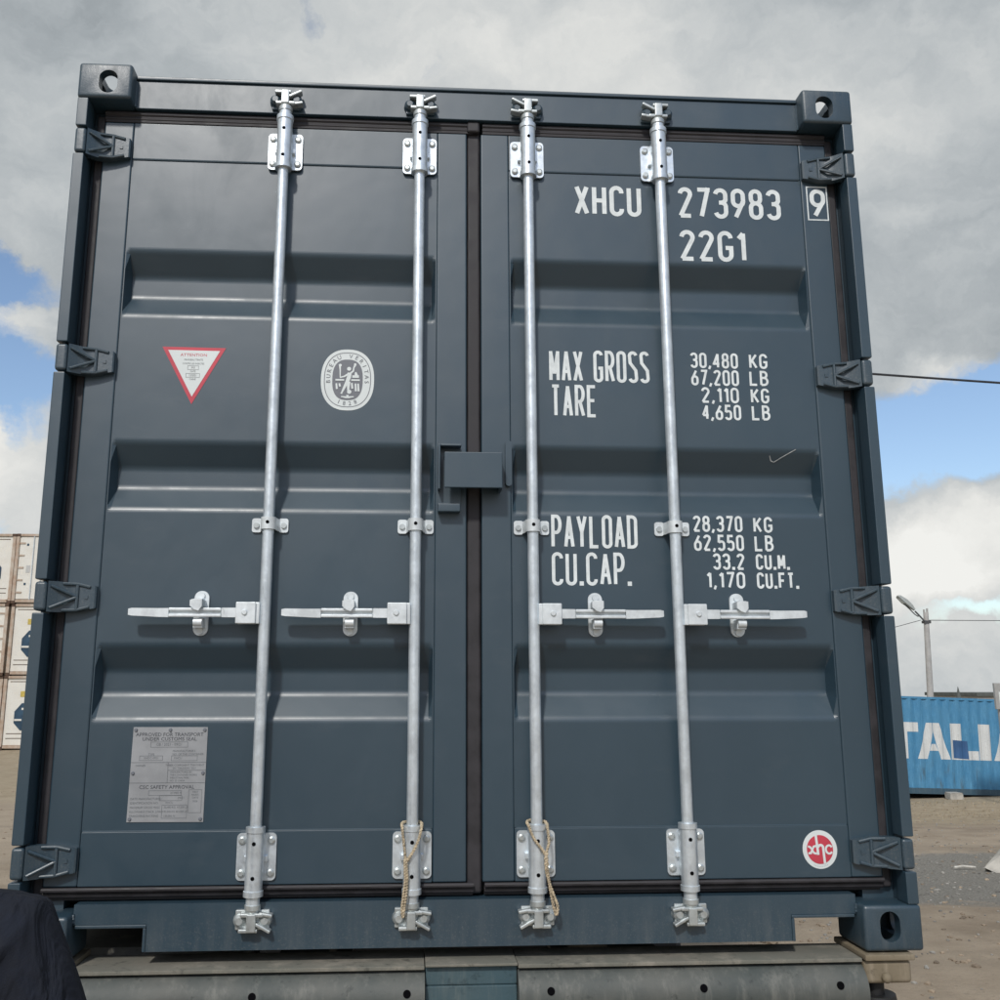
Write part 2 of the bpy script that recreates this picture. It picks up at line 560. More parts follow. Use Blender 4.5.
def glyph(ch, k):
    """centre lines of one letter in a unit cell; k = width / height keeps the corners round"""
    r = 0.5 * k
    A = lambda cx, cy, a0, a1, rx=0.5, ry=None: arc(cx, cy, rx, r * rx / 0.5 if ry is None else ry, a0, a1)
    if ch in '0O':
        p = A(.5, 1 - r, 0, 180) + A(.5, r, 180, 360)
        return [p + [p[0]]]
    if ch == '1':
        return [[(0.0, 0.80), (1, 1), (1, 0)]]
    if ch == '2':
        return [A(.5, 1 - r, 175, -25) + [(0.0, 0.0), (1, 0)]]
    if ch == '3':
        return [A(.5, 1 - r, 170, 0) + arc(.5, .53 + .8 * r, .5, .8 * r, 0, -90)[1:] + [(.34, .53)],
                [(.5, .53)] + arc(.5, .53 - .8 * r, .5, .8 * r, 90, 0) + A(.5, r, 0, -170)]
    if ch == '4':
        return [[(.78, 0), (.78, 1), (0, .27), (1.05, .27)]]
    if ch == '5':
        return [[(.95, 1), (.1, 1), (.03, .52)] + arc(.5, .60 - .9 * r, .5, .9 * r, 120, 0) + A(.5, r, 0, -165)]
    if ch == '6':
        lp = A(.5, .58 - r, 0, 180) + A(.5, r, 180, 360)
        return [lp + [lp[0]], [(.78, 1), (.03, .42)]]
    if ch == '7':
        return [[(0, 1), (1, 1), (.32, 0)]]
    if ch == '8':
        u = arc(.5, 1 - r * .9, .45, r * .9, 0, 180) + arc(.5, .54 + r * .9, .45, r * .9, 180, 360)
        l = A(.5, .54 - r, 0, 180) + A(.5, r, 180, 360)
        return [u + [u[0]], l + [l[0]]]
    if ch == '9':
        lp = A(.5, 1 - r, 0, 180) + A(.5, .42 + r, 180, 360)
        return [lp + [lp[0]], [(.22, 0), (.97, .58)]]
    if ch == 'X':
        return [[(0, 0), (1, 1)], [(0, 1), (1, 0)]]
    if ch == 'H':
        return [[(0, 0), (0, 1)], [(1, 0), (1, 1)], [(0, .5), (1, .5)]]
    if ch == 'C':
        return [A(.5, 1 - r, -10, 180) + A(.5, r, 180, 370)]
    if ch == 'U':
        return [[(0, 1)] + A(.5, r, 180, 360) + [(1, 1)]]
    if ch == 'G':
        return [A(.5, 1 - r, 0, 180) + A(.5, r, 180, 360) + [(1, .44), (.5, .44)]]
    if ch == 'M':
        return [[(0, 0), (0, 1), (.5, .22), (1, 1), (1, 0)]]
    if ch == 'A':
        return [[(0, 0), (.5, 1), (1, 0)], [(.19, .3), (.81, .3)]]
    if ch == 'R':
        return [[(0, 0), (0, 1), (.5, 1)] + arc(.5, 1 - .26, .5, .26, 90, -90) + [(0, .48)], [(.5, .48), (1, 0)]]
    if ch == 'P':
        return [[(0, 0), (0, 1), (.5, 1)] + arc(.5, 1 - .27, .5, .27, 90, -90) + [(0, .46)]]
    if ch == 'B':
        return [[(0, 0), (0, 1), (.45, 1)] + arc(.45, .77, .45, .23, 90, -90) + [(0, .54)],
                [(.45, .54)] + arc(.45, .27, .55, .27, 90, -90) + [(0, 0)]]
    if ch == 'D':
        return [[(0, 0), (0, 1), (.45, 1)] + arc(.45, 1 - r * 1.1, .55, r * 1.1, 90, 0) + arc(.45, r * 1.1, .55, r * 1.1, 0, -90) + [(0, 0)]]
    if ch == 'S':
        return [A(.5, 1 - r, 8, 180) + [(.08, .64), (.92, .38)] + A(.5, r, 0, -172)]
    if ch == 'T':
        return [[(0, 1), (1, 1)], [(.5, 1), (.5, 0)]]
    if ch == 'E':
        return [[(1, 1), (0, 1), (0, 0), (1, 0)], [(0, .52), (.85, .52)]]
    if ch == 'F':
        return [[(1, 1), (0, 1), (0, 0)], [(0, .5), (.85, .5)]]
    if ch == 'Y':
        return [[(0, 1), (.5, .48), (.5, 0)], [(1, 1), (.5, .48)]]
    if ch == 'L':
        return [[(0, 1), (0, 0), (1, 0)]]
    if ch == 'K':
        return [[(0, 0), (0, 1)], [(1, 1), (.05, .4)], [(.3, .56), (1, 0)]]
    if ch == 'x':
        return [[(0, 0), (1, 1)], [(0, 1), (1, 0)]]
    return []


CW = {'1': .42, '.': .12, ',': .12, ' ': .55, 'M': 1.1}


def _ribbon(bm, q, t, y, closed):
    n = len(q)
    L, Rr = [], []
    for i in range(n):
        a = q[(i - 1) % n] if (closed or i > 0) else None
        c = q[(i + 1) % n] if (closed or i < n - 1) else None
        d0 = (q[i] - a).normalized() if a is not None else None
        d1 = (c - q[i]).normalized() if c is not None else None
        d0 = d1 if d0 is None else d0
        d1 = d0 if d1 is None else d1
        n0, n1 = Vector((-d0.y, d0.x)), Vector((-d1.y, d1.x))
        mm = (n0 + n1).normalized()
        s = t / 2 / max(mm.dot(n0), 0.5)
        L.append(bm.verts.new((q[i].x + mm.x * s, y, q[i].y + mm.y * s)))
        Rr.append(bm.verts.new((q[i].x - mm.x * s, y, q[i].y - mm.y * s)))
    for i in range(n if closed else n - 1):
        j = (i + 1) % n
        bm.faces.new((L[i], L[j], Rr[j], Rr[i]))


def add_ribbon(bm, pts, t, y):
    """flat stroke of width t along pts (x, z), facing -Y; sharp corners become overlapping pieces"""
    pts = [Vector(p) for p in pts]
    q = [pts[0]]
    for p in pts[1:]:
        if (p - q[-1]).length > 1e-5:
            q.append(p)
    closed = len(q) > 3 and (q[0] - q[-1]).length < 1e-4
    def turn(a, b, c):
        return (b - a).angle(c - b)
    if closed:
        body = q[:-1]
        n = len(body)
        sharp = [i for i in range(n) if turn(body[i - 1], body[i], body[(i + 1) % n]) > R(50)]
        if not sharp:
            _ribbon(bm, body, t, y, True)
            return
        k = sharp[0]
        q = body[k:] + body[:k] + [body[k]]
    pieces, cur = [], [q[0]]
    for i in range(1, len(q)):
        cur.append(q[i])
        if i < len(q) - 1 and turn(q[i - 1], q[i], q[i + 1]) > R(50):
            pieces.append((cur, turn(q[i - 1], q[i], q[i + 1])))
            cur = [q[i]]
    pieces.append((cur, None))
    for k, (pc, ang) in enumerate(pieces):
        pc = [p.copy() for p in pc]
        e1 = ang if ang is not None else (R(90) if closed else None)
        e0 = pieces[k - 1][1] if k > 0 else (R(90) if closed else None)
        if e1 is not None and e1 < R(112):
            pc[-1] = pc[-1] + (pc[-1] - pc[-2]).normalized() * t / 2
        if e0 is not None and e0 < R(112):
            pc[0] = pc[0] + (pc[0] - pc[1]).normalized() * t / 2
        _ribbon(bm, pc, t, y - k * 0.00004, False)


def stroke_text(name, s, x0, x1, z0, z1, t, y, mat, parent, gap=0.42, label=None):
    """write s inside the box x0..x1, z0..z1 with strokes t wide"""
    tot = sum(CW.get(c, 1.0) for c in s) + gap * (len(s) - 1)
    n_eff = len(s)
    # cell = u * width + t ; solve u so that the whole line fits the box
    u = (x1 - x0 - t * n_eff * 0.75) / tot
    bm = bmesh.new()
    x = x0 + t * 0.4
    h = (z1 - z0) - t
    for c in s:
        w = CW.get(c, 1.0) * u
        if c == '.':
            add_ribbon(bm, [(x + t * .1, z0), (x + t * .1, z0 + t * 1.25)], t * 1.25, y)
        elif c == ',':
            add_ribbon(bm, [(x + t * .35, z0 + t * 1.15), (x - t * .25, z0 - t * 0.35)], t * 0.95, y)
        else:
            for si, st in enumerate(glyph(c, w / h)):
                add_ribbon(bm, [(x + px * w, z0 + t / 2 + pz * h) for px, pz in st], t, y - si * 0.00012)
        x += w + gap * u + t * 0.75
    bmesh.ops.recalc_face_normals(bm, faces=bm.faces)
    for f in bm.faces:
        if f.normal.y > 0:
            f.normal_flip()
    return obj(name, bm, mat, parent, label=label, recalc=False)


def small_text(bm, s, size, x, z, y, align='CENTER', xs=1.0, rot=0.0):
    """built-in font, added to bm as flat mesh lying on the -Y side of a panel"""
    cu = bpy.data.curves.new("txt", 'FONT')
    cu.body = s
    cu.size = size
    cu.align_x = align
    cu.align_y = 'CENTER'
    cu.resolution_u = 2
    to = bpy.data.objects.new("txt", cu)
    COL.objects.link(to)
    dg = bpy.context.evaluated_depsgraph_get()
    me = bpy.data.meshes.new_from_object(to.evaluated_get(dg))
    c, sn = math.cos(rot), math.sin(rot)
    base = len(bm.verts)
    vs = []
    for v in me.vertices:
        a, b = v.co.x * xs, v.co.y
        vs.append(bm.verts.new((x + a * c - b * sn, y, z + a * sn + b * c)))
    for p in me.polygons:
        try:
            bm.faces.new([vs[i] for i in p.vertices])
        except ValueError:
            pass
    bpy.data.objects.remove(to)
    bpy.data.meshes.remove(me)
    bpy.data.curves.remove(cu)


def rect_outline(bm, x0, x1, z0, z1, t, y):
    add_ribbon(bm, [(x0, z0), (x1, z0), (x1, z1), (x0, z1), (x0, z0)], t, y)


# ------------------------------------------------------------------ ground
def ss(a, b, x):
    t = max(0.0, min(1.0, (x - a) / (b - a)))
    return t * t * (3 - 2 * t)


def lin(a, b, x):
    return max(0.0, min(1.0, (x - a) / (b - a)))


def ground_z(x, y):
    right = -1.08 * (0.75 * lin(4.0, 23.0, y) + 0.25 * ss(4.0, 23.0, y))
    left = -0.60 * ss(5.0, 36.0, y)
    k = ss(-6.0, 3.0, x)
    z = left * (1 - k) + right * k
    bumps = 0.05 * math.sin(x * 0.9 + 1.3 * math.sin(y * 0.5)) * math.sin(y * 0.8 + 0.7) * ss(3.5, 9, y + abs(x) * 0.4)
    ridge = 0.10 * math.exp(-((y - 19.6 - 0.5 * math.sin(x * 0.7)) / 1.2) ** 2) * ss(5, 8, x)
    far = -0.035 * max(0.0, y - 42.0) - 0.02 * max(0.0, abs(x) - 60.0)
    return z + bumps * 0.8 + ridge + far


def axis_ticks(lo, hi, dense0, dense1, step, far):
    t = []
    v = dense0
    while v <= dense1:
        t.append(v)
        v += step
    v, s = dense1, step
    while v < hi:
        s *= 1.5
        v += s
        t.append(min(v, hi))
    v, s = dense0, step
    while v > lo:
        s *= 1.5
        v -= s
        t.insert(0, max(v, lo))
    return t


bm = bmesh.new()
xs = axis_ticks(-1200, 1200, -22, 22, 0.4, 1)
ys = axis_ticks(-1200, 1200, -6, 42, 0.4, 1)
grid = [[bm.verts.new((x, y, ground_z(x, y))) for x in xs] for y in ys]
for j in range(len(ys) - 1):
    for i in range(len(xs) - 1):
        bm.faces.new((grid[j][i], grid[j][i + 1], grid[j + 1][i + 1], grid[j + 1][i]))
for f in bm.faces:
    f.smooth = True
tag(obj('ground', bm, M['ground'], recalc=False), 'sandy yard ground with grey gravel and dry wheel tracks', 'ground', kind='structure')

# ------------------------------------------------------------------ main container
CZ = 1.2
W2, H, LEN = 1.219, 2.591, 6.058
ctr = thing('shipping_container', 'dark graphite grey shipping container seen from its closed doors, loaded on the trailer', 'container', (0, 0, CZ))
FY = 0.065      # door frame face
PY = 0.070      # door panel face
HINGE_Z = (2.333, 1.640, 0.948, 0.248)


def corner_casting_proto():
    def bm_obj(build):
        b = bmesh.new()
        build(b)
        bmesh.ops.recalc_face_normals(b, faces=b.faces)
        me = bpy.data.meshes.new("tmp")
        b.to_mesh(me)
        b.free()
        o = bpy.data.objects.new("tmp", me)
        COL.objects.link(o)
        return o
    # right-hand lower casting, local origin at the outer front bottom corner, extends -x, +y, +z
    body = bm_obj(lambda b: add_box(b, -0.162, 0, 0, 0.178, 0, 0.118, 0.010, 3))
    cuts = [bm_obj(lambda b: add_box(b, -0.132, -0.030, 0.032, 0.148, 0.028, 0.090)),
            bm_obj(lambda b: add_prism(b, rounded_rect(-0.119, -0.063, 0.024, 0.102, 0.0275, 6), 'y', -0.02, 0.06)),
            bm_obj(lambda b: add_prism(b, [(p[0], p[1]) for p in rounded_rect(0.055, 0.125, 0.026, 0.100, 0.030, 6)], 'x', -0.06, 0.02)),
            bm_obj(lambda b: add_prism(b, rounded_rect(-0.112, -0.050, 0.030, 0.150, 0.028, 6), 'z', -0.02, 0.06))]
    for c in cuts:
        md = body.modifiers.new("cut", 'BOOLEAN')
        md.operation = 'DIFFERENCE'
        md.object = c
        md.solver = 'EXACT'
    dg = bpy.context.evaluated_depsgraph_get()
    me = bpy.data.meshes.new_from_object(body.evaluated_get(dg))
    for o in cuts + [body]:
        bpy.data.objects.remove(o)
    b = bmesh.new()
    b.from_mesh(me)
    finish(b)
    b.to_mesh(me)
    b.free()
    me.name = 'corner_casting'
    me.materials.clear()
    me.materials.append(M['castpaint'])
    return me


cc = corner_casting_proto()
for sx in (-1, 1):
    for sy in (1, -1):
        for sz in (1, -1):
            o = bpy.data.objects.new('corner_casting', cc)
            COL.objects.link(o)
            o.parent = ctr
            o.location = (sx * W2, 0 if sy > 0 else LEN, 0 if sz > 0 else H)
            o.scale = (sx, sy, sz)

# corner posts, slotted where the hinge knuckles sit
for s in (-1, 1):
    bm = bmesh.new()
    xo, xi = s * 1.217, s * 1.184
    lo, hi = sorted((xo, xi))
    cuts = sorted(HINGE_Z)
    z = 0.118
    for hz in cuts:
        add_box(bm, lo, hi, 0.003, 0.060, z, hz - 0.046, 0.004, 2)
        z = hz + 0.046
    add_box(bm, lo, hi, 0.003, 0.060, z, 2.473, 0.004, 2)
    a, b_ = sorted((s * 1.214, s * 1.190))
    add_box(bm, a, b_, 0.0605, 0.170, 0.118, 2.473)
    a, b_ = sorted((s * 1.1895, s * 1.10))
    add_box(bm, a, b_, 0.094, 0.150, 0.118, 2.473)
    obj('corner_post', bm, M['paint'], ctr)
    bm = bmesh.new()
    a, b_ = sorted((s * 1.217, s * 1.10))
    add_box(bm, a, b_, LEN - 0.12, LEN - 0.003, 0.118, 2.473, 0.006)
    obj('corner_post', bm, M['paint'], ctr)

# header above the doors, with a folded lip and the gasket seat under it
bm = bmesh.new()
add_box(bm, -1.0565, 1.0565, 0.050, 0.150, 2.4705, 2.567, 0.003)
add_box(bm, -1.0565, 1.0565, 0.043, 0.170, 2.5675, 2.5795, 0.003)
add_box(bm, -1.184, 1.184, 0.110, 0.168, 2.425, 2.4700)
obj('door_header', bm, M['paint'], ctr)

# sill under the doors, notched at both ends
bm = bmesh.new()
poly = [(-1.056, 0.139), (-1.056, 0.088), (-0.866, 0.088), (-0.866, 0.020), (0.872, 0.020), (0.872, 0.088), (1.056, 0.088), (1.056, 0.139)]
add_prism(bm, poly, 'y', 0.045, 0.054)
for s in (-1, 1):
    xe = -0.866 if s < 0 else 0.872
    a, b_ = sorted((xe, s * 1.050))
    add_box(bm, a, b_, 0.041, 0.125, 0.0795, 0.0875, 0.002)
    a, b_ = sorted((xe, xe + s * 0.008))
    add_box(bm, a, b_, 0.041, 0.125, 0.020, 0.0790, 0.002)
add_box(bm, -1.056, 1.056, 0.0545, 0.170, 0.118, 0.1385)
add_box(bm, -0.856, 0.862, 0.0545, 0.120, 0.0205, 0.029)
obj('door_sill', bm, M['paint'], ctr)

for nm, zz, yy_, z0_ in (('weld_bead', 2.474, 0.050, 2.562), ('weld_bead', 0.092, 0.045, 0.116)):
    for s in (-1, 1):
        bm = bmesh.new()
        rw = random.Random(int(zz * 10) + s)
        n_ = 14
        add_tube(bm, [(s * 1.0562, yy_ - 0.001, zz + (z0_ - zz) * k / n_) for k in range(n_ + 1)], [rw.uniform(.0030, .0048) for k in range(n_ + 1)], 7)
        obj(nm, bm, M['castpaint'], ctr)

# side walls, roof, rear wall, bottom rails, floor
def corrugated(bm, u0, u1, pitch, depth, mk, v0, v1):
    """mk(u, d, v) -> point"""
    us = []
    u = u0
    while u < u1 - 1e-6:
        for fu, d in ((0, 0), (.26, 0), (.5, 1), (.76, 1)):
            if u + fu * pitch < u1:
                us.append((u + fu * pitch, d * depth))
        u += pitch
    us.append((u1, 0))
    a = [bm.verts.new(mk(u, d, v0)) for u, d in us]
    b = [bm.verts.new(mk(u, d, v1)) for u, d in us]
    for i in range(len(us) - 1):
        bm.faces.new((a[i], a[i + 1], b[i + 1], b[i]))


for s in (-1, 1):
    bm = bmesh.new()
    corrugated(bm, 0.171, LEN - 0.122, 0.278, 0.036, lambda u, d, v: (s * (1.212 - d), u, v), 0.16, 2.50)
    obj('side_wall', bm, M['paint'], ctr)
    bm = bmesh.new()
    a, b_ = sorted((s * 1.214, s * 1.15))
    add_box(bm, a, b_, 0.1795, LEN - 0.1795, 0.012, 0.160, 0.004)
    obj('bottom_rail', bm, M['paint'], ctr)
    bm = bmesh.new()
    a, b_ = sorted((s * 1.214, s * 1.155))
    add_box(bm, a, b_, 0.1795, LEN - 0.1795, 2.50, 2.565, 0.004)
    obj('top_rail', bm, M['paint'], ctr)
bm = bmesh.new()
corrugated(bm, 0.172, LEN - 0.05, 0.209, 0.02, lambda u, d, v: (v, u, 2.578 - d), -1.15, 1.15)
obj('roof', bm, M['paint'], ctr)
bm = bmesh.new()
corrugated(bm, -1.10, 1.10, 0.25, 0.04, lambda u, d, v: (u, LEN - 0.02 - d, v), 0.05, 2.55)
obj('end_wall', bm, M['paint'], ctr)
bm = bmesh.new()
add_box(bm, -1.145, 1.145, 0.172, LEN - 0.15, 0.145, 0.170)
for k in range(18):
    yy = 0.40 + k * 0.31
    add_box(bm, -1.145, 1.145, yy, yy + 0.045, 0.0215, 0.1445)
obj('floor_frame', bm, M['paint'], ctr)


# ---- doors
def rounded_profile(pts, r, seg=4):
    out = [pts[0]]
    for i in range(1, len(pts) - 1):
        p, a, b = Vector(pts[i]), Vector(pts[i - 1]), Vector(pts[i + 1])
        da, db = (a - p).normalized(), (b - p).normalized()
        s, e = p + da * r, p + db * r
        for k in range(seg + 1):
            t = k / seg
            out.append(tuple(s * (1 - t) ** 2 + p * 2 * t * (1 - t) + e * t * t))
    out.append(pts[-1])
    return out


RECESS = ((0.612, 0.817), (1.205, 1.405), (1.798, 2.005))
DEEP = 0.046


def door_panel(bm, xa, xb):
    prof = [(0.3185, 0)]
    for z0, z1 in RECESS:
        prof += [(z0, 0), (z0 + 0.070, DEEP), (z1 - 0.070, DEEP), (z1, 0)]
    prof += [(2.3075, 0)]
    prof = rounded_profile(prof, 0.011, 5)
    cols = [(xa, 0), (xa + 0.003, 0), (xa + 0.014, 1), (xb - 0.014, 1), (xb - 0.003, 0), (xb, 0)]
    g = [[bm.verts.new((x, PY + d * c, z)) for z, d in prof] for x, c in cols]
    for i in range(len(cols) - 1):
        for j in range(len(prof) - 1):
            bm.faces.new((g[i][j], g[i][j + 1], g[i + 1][j + 1], g[i + 1][j]))


doors = {}
for s in (-1, 1):
    dr = None
    inner = 0.0240 if s > 0 else 0.0200
    bm = bmesh.new()
    a, b_ = sorted((s * 1.060, s * 1.150))
    add_box(bm, a, b_, FY, FY + 0.05, 0.178, 2.431, 0.005, 3)
    a, b_ = sorted((s * inner, s * 0.113))
    add_box(bm, a, b_, FY, FY + 0.05, 0.178, 2.431, 0.005, 3)
    xa, xb = sorted((s * 0.1133, s * 1.0597))
    add_box(bm, xa, xb, FY + 0.0015, FY + 0.05, 2.308, 2.4305, 0.003, 2)
    add_box(bm, xa, xb, FY + 0.0005, FY + 0.05, 0.1785, 0.318, 0.003, 2)
    # weld runs along the frame joints
    for zz in (2.308, 0.318):
        add_tube(bm, [(xa + 0.004, PY - 0.001, zz), (xb - 0.004, PY - 0.001, zz)], 0.0028, 6)
    dr = obj('door', bm, M['paint'], ctr)
    doors[s] = dr
    bm = bmesh.new()
    door_panel(bm, xa, xb)
    for f in bm.faces:
        f.smooth = False
    bmesh.ops.recalc_face_normals(bm, faces=bm.faces)
    if sum(f.normal.y for f in bm.faces) > 0:
        bmesh.ops.reverse_faces(bm, faces=bm.faces)
    obj('door_panel', bm, M['paint'], dr, recalc=False)
    # rubber gasket round the leaf: two soft ridges on a flat lip
    bm = bmesh.new()
    o1, o2 = s * 1.1505, s * 1.1775
    lo, hi = sorted((o1, o2))
    add_box(bm, lo, hi, 0.074, 0.0935, 0.150, 2.455, 0.006, 3)
    lo, hi = sorted((s * (0.030 if s > 0 else 0.0), s * 1.150))
    add_box(bm, lo, hi, 0.066, 0.112, 2.4315, 2.4695, 0.003)
    add_tube(bm, [(lo, 0.070, 2.461), (hi, 0.070, 2.461)], 0.009, 10)
    add_tube(bm, [(lo, 0.071, 2.445), (hi, 0.071, 2.445)], 0.0075, 10)
    add_box(bm, lo, hi, 0.086, 0.112, 0.1405, 0.1775, 0.003)
    add_tube(bm, [(lo, 0.062, 0.1715), (hi, 0.062, 0.1715)], 0.0065, 10)
    add_tube(bm, [(lo, 0.078, 0.158), (hi, 0.078, 0.158)], 0.010, 10)
    if s > 0:
        add_box(bm, -0.0195, 0.0235, 0.076, 0.113, 0.146, 2.4695, 0.009, 4)
        add_box(bm, -0.020, 0.022, 0.058, 0.080, 2.4335, 2.474, 0.008, 3)
    obj('door_gasket', bm, M['gasket'], dr)
    # hinges
    bm = bmesh.new()
    X = lambda v: s * v
    def loop(x, y0, y1, z0, z1):
        return [(X(x), y0, z0), (X(x), y1, z0), (X(x), y1, z1), (X(x), y0, z1)]
    add_rings(bm, [loop(1.182, 0.012, 0.040, -0.0425, 0.0425), loop(1.160, 0.030, 0.058, -0.0425, 0.0425), loop(1.140, 0.042, 0.0645, -0.041, 0.041),
                   loop(1.115, 0.044, 0.0645, -0.040, 0.040), loop(1.066, 0.047, 0.0645, -0.031, 0.033), loop(1.062, 0.050, 0.0645, -0.029, 0.031)])
    a, b_ = sorted((X(1.183), X(1.2165)))
    add_box(bm, a, b_, 0.004, 0.058, -0.0405, 0.0405, 0.009, 3)
    for p in ([(1.176, 0.016, 0.030), (1.112, 0.042, 0.0)], [(1.176, 0.016, -0.032), (1.112, 0.042, 0.0)],
              [(1.150, 0.036, 0.037), (1.112, 0.043, 0.036), (1.078, 0.045, 0.028)], [(1.150, 0.036, -0.037), (1.112, 0.043, -0.036), (1.078, 0.045, -0.027)],
              [(1.112, 0.042, 0.034), (1.112, 0.042, -0.034)]):
        add_tube(bm, [(X(q[0]), q[1], q[2]) for q in p], 0.0046, 8)
    add_box(bm, *sorted((X(1.083), X(1.093))), 0.0435, 0.048, -0.005, 0.005)
    hproto = obj('hinge', bm, M['castpaint'], dr, loc=(0, 0, HINGE_Z[0]))
    for hz in HINGE_Z[1:]:
        h = hproto.copy()
        COL.objects.link(h)
        h.parent = dr
        h.location = (0, 0, hz)

# ---- writing on the right door
D = doors[1]
YL = PY - 0.0008
T1, T2 = 0.0142, 0.0072
stroke_text('owner_code', 'XHCU', 0.3243, 0.5345, 2.163, 2.268, T1, YL, M['letter'], D)
stroke_text('serial_number', '273983', 0.6575, 0.988, 2.165, 2.271, T1, YL, M['letter'], D)
stroke_text('size_code', '22G1', 0.6562, 0.866, 2.018, 2.123, T1, YL, M['letter'], D)
stroke_text('check_digit', '9', 1.087, 1.135, 2.176, 2.275, T1, FY - 0.0008, M['letter'], D)
bm = bmesh.new()
rect_outline(bm, 1.0775, 1.1425, 2.168, 2.282, 0.004, FY - 0.0008)
obj('check_digit_box', bm, M['letter'], D)
for nm, s_, x0, x1, z0, z1, t in (
        ('weight_heading', 'MAX GROSS', 0.2335, 0.541, 1.612, 1.714, 0.0100), ('weight_heading', 'TARE', 0.2365, 0.3755, 1.501, 1.603, 0.0100),
        ('weight_heading', 'PAYLOAD', 0.2313, 0.486, 1.101, 1.201, 0.0100), ('weight_heading', 'CU.CAP.', 0.2313, 0.465, 0.991, 1.089, 0.0100),
        ('weight_figure', '30,480', 0.672, 0.820, 1.664, 1.714, T2), ('weight_figure', 'KG', 0.857, 0.913, 1.665, 1.714, T2),
        ('weight_figure', '67,200', 0.6723, 0.820, 1.608, 1.659, T2), ('weight_figure', 'LB', 0.855, 0.913, 1.610, 1.659, T2),
        ('weight_figure', '2,110', 0.7015, 0.817, 1.553, 1.603, T2), ('weight_figure', 'KG', 0.856, 0.912, 1.554, 1.602, T2),
        ('weight_figure', '4,650', 0.7005, 0.821, 1.499, 1.548, T2), ('weight_figure', 'LB', 0.856, 0.912, 1.500, 1.548, T2),
        ('weight_figure', '28,370', 0.6568, 0.805, 1.153, 1.202, T2), ('weight_figure', 'KG', 0.840, 0.8965, 1.152, 1.200, T2),
        ('weight_figure', '62,550', 0.657, 0.8063, 1.096, 1.145, T2), ('weight_figure', 'LB', 0.8405, 0.8965, 1.096, 1.144, T2),
        ('weight_figure', '33.2', 0.7115, 0.805, 1.040, 1.089, T2), ('weight_figure', 'CU.M.', 0.8412, 0.942, 1.041, 1.088, T2),
        ('weight_figure', '1,170', 0.6898, 0.804, 0.985, 1.034, T2), ('weight_figure', 'CU.FT.', 0.841, 0.966, 0.985, 1.033, T2)):
    stroke_text(nm, s_, x0, x1, z0, z1, t, YL, M['letter'], D)
bm = bmesh.new()
add_ribbon(bm, [(0.905, 1.392), (0.912, 1.377), (0.922, 1.374), (0.945, 1.388), (0.985, 1.410)], 0.0025, PY + 0.008)
for v in bm.verts:                       # the tick follows the sloping face of the recess
    dz = 1.405 - v.co.z
    v.co.y = PY + max(0.0, min(DEEP, dz / 0.070 * DEEP)) - 0.002
obj('chalk_tick', bm, M['chalk'], D)
# red and white maker's sticker on the bottom rail of the right door
st = decal('maker_sticker', superellipse(0.9735, 0.2535, 0.0495, 0.0515, 2.0), FY, 0.0008, M['stick_white'], ctr, 'round white and red sticker')
decal('sticker_disc', superellipse(0.9735, 0.2535, 0.0375, 0.0385, 2.0), FY - 0.0010, 0.0004, M['stick_red'], st)
bm = bmesh.new()
yy = FY - 0.0018
cx, cz = 0.9735, 0.2535
add_ribbon(bm, [(cx - 0.034, cz + 0.009), (cx - 0.027, cz + 0.006), (cx - 0.018, cz - 0.009), (cx - 0.010, cz - 0.011)], 0.0055, yy)
add_ribbon(bm, [(cx - 0.034, cz - 0.010), (cx - 0.027, cz - 0.009), (cx - 0.018, cz + 0.008), (cx - 0.010, cz + 0.010)], 0.0055, yy - 0.0001)
add_ribbon(bm, [(cx - 0.010, cz + 0.0385), (cx - 0.006, cz - 0.014)], 0.0070, yy - 0.0002)
add_ribbon(bm, [(cx - 0.006, cz + 0.006)] + arc(cx + 0.002, cz + 0.004, 0.0075, 0.008, 150, 20, 6) + [(cx + 0.010, cz - 0.010), (cx + 0.0115, cz - 0.038)], 0.0068, yy - 0.0003)
add_ribbon(bm, arc(cx + 0.026, cz, 0.0095, 0.0110, 35, 325, 14), 0.0055, yy - 0.0004)
for f in bm.faces:
    if f.normal.y > 0:
        f.normal_flip()
obj('sticker_letters', bm, M['stick_white'], st, recalc=False)
bm = bmesh.new()
for k in range(9):
    a = R(245 + 50 * k / 8)
    small_text(bm, '-', 0.008, cx + 0.0435 * math.cos(a), cz + 0.0445 * math.sin(a), yy, rot=a + math.pi / 2)
obj('sticker_small_print', bm, M['inksoft'], st)

# ---- stickers and plate on the left door
L = doors[-1]
tri = decal('warning_sticker', [(-0.9300, 1.6985), (-0.8355, 1.5215), (-0.7425, 1.6975)], PY, 0.0008, M['stick_red'], ctr, 'red bordered white triangle sticker')
decal('sticker_field', [(-0.9125, 1.6885), (-0.8355, 1.5445), (-0.7595, 1.6878)], PY - 0.0010, 0.0004, M['stick_white'], tri)
bm = bmesh.new()
small_text(bm, 'ATTENTION', 0.0125, -0.836, 1.6735, PY - 0.0018, xs=1.12)
obj('sticker_heading', bm, M['stick_red'], tri)
bm = bmesh.new()
for s_, z, sz in (('PANNEAU TRAITE', 1.6585, 0.0085), ('CONTRE LES INSECTES', 1.6465, 0.0078), ('IM3', 1.634, 0.009), ('DATE', 1.6225, 0.008), ('12/2021', 1.610, 0.009), ('CHINE', 1.598, 0.008)):
    small_text(bm, s_, sz, -0.836, z, PY - 0.0018, xs=0.8)
rect_outline(bm, -0.852, -0.820, 1.628, 1.640, 0.0009, PY - 0.0018)
rect_outline(bm, -0.856, -0.816, 1.604, 1.616, 0.0009, PY - 0.0018)
obj('sticker_small_print', bm, M['inksoft'], tri)

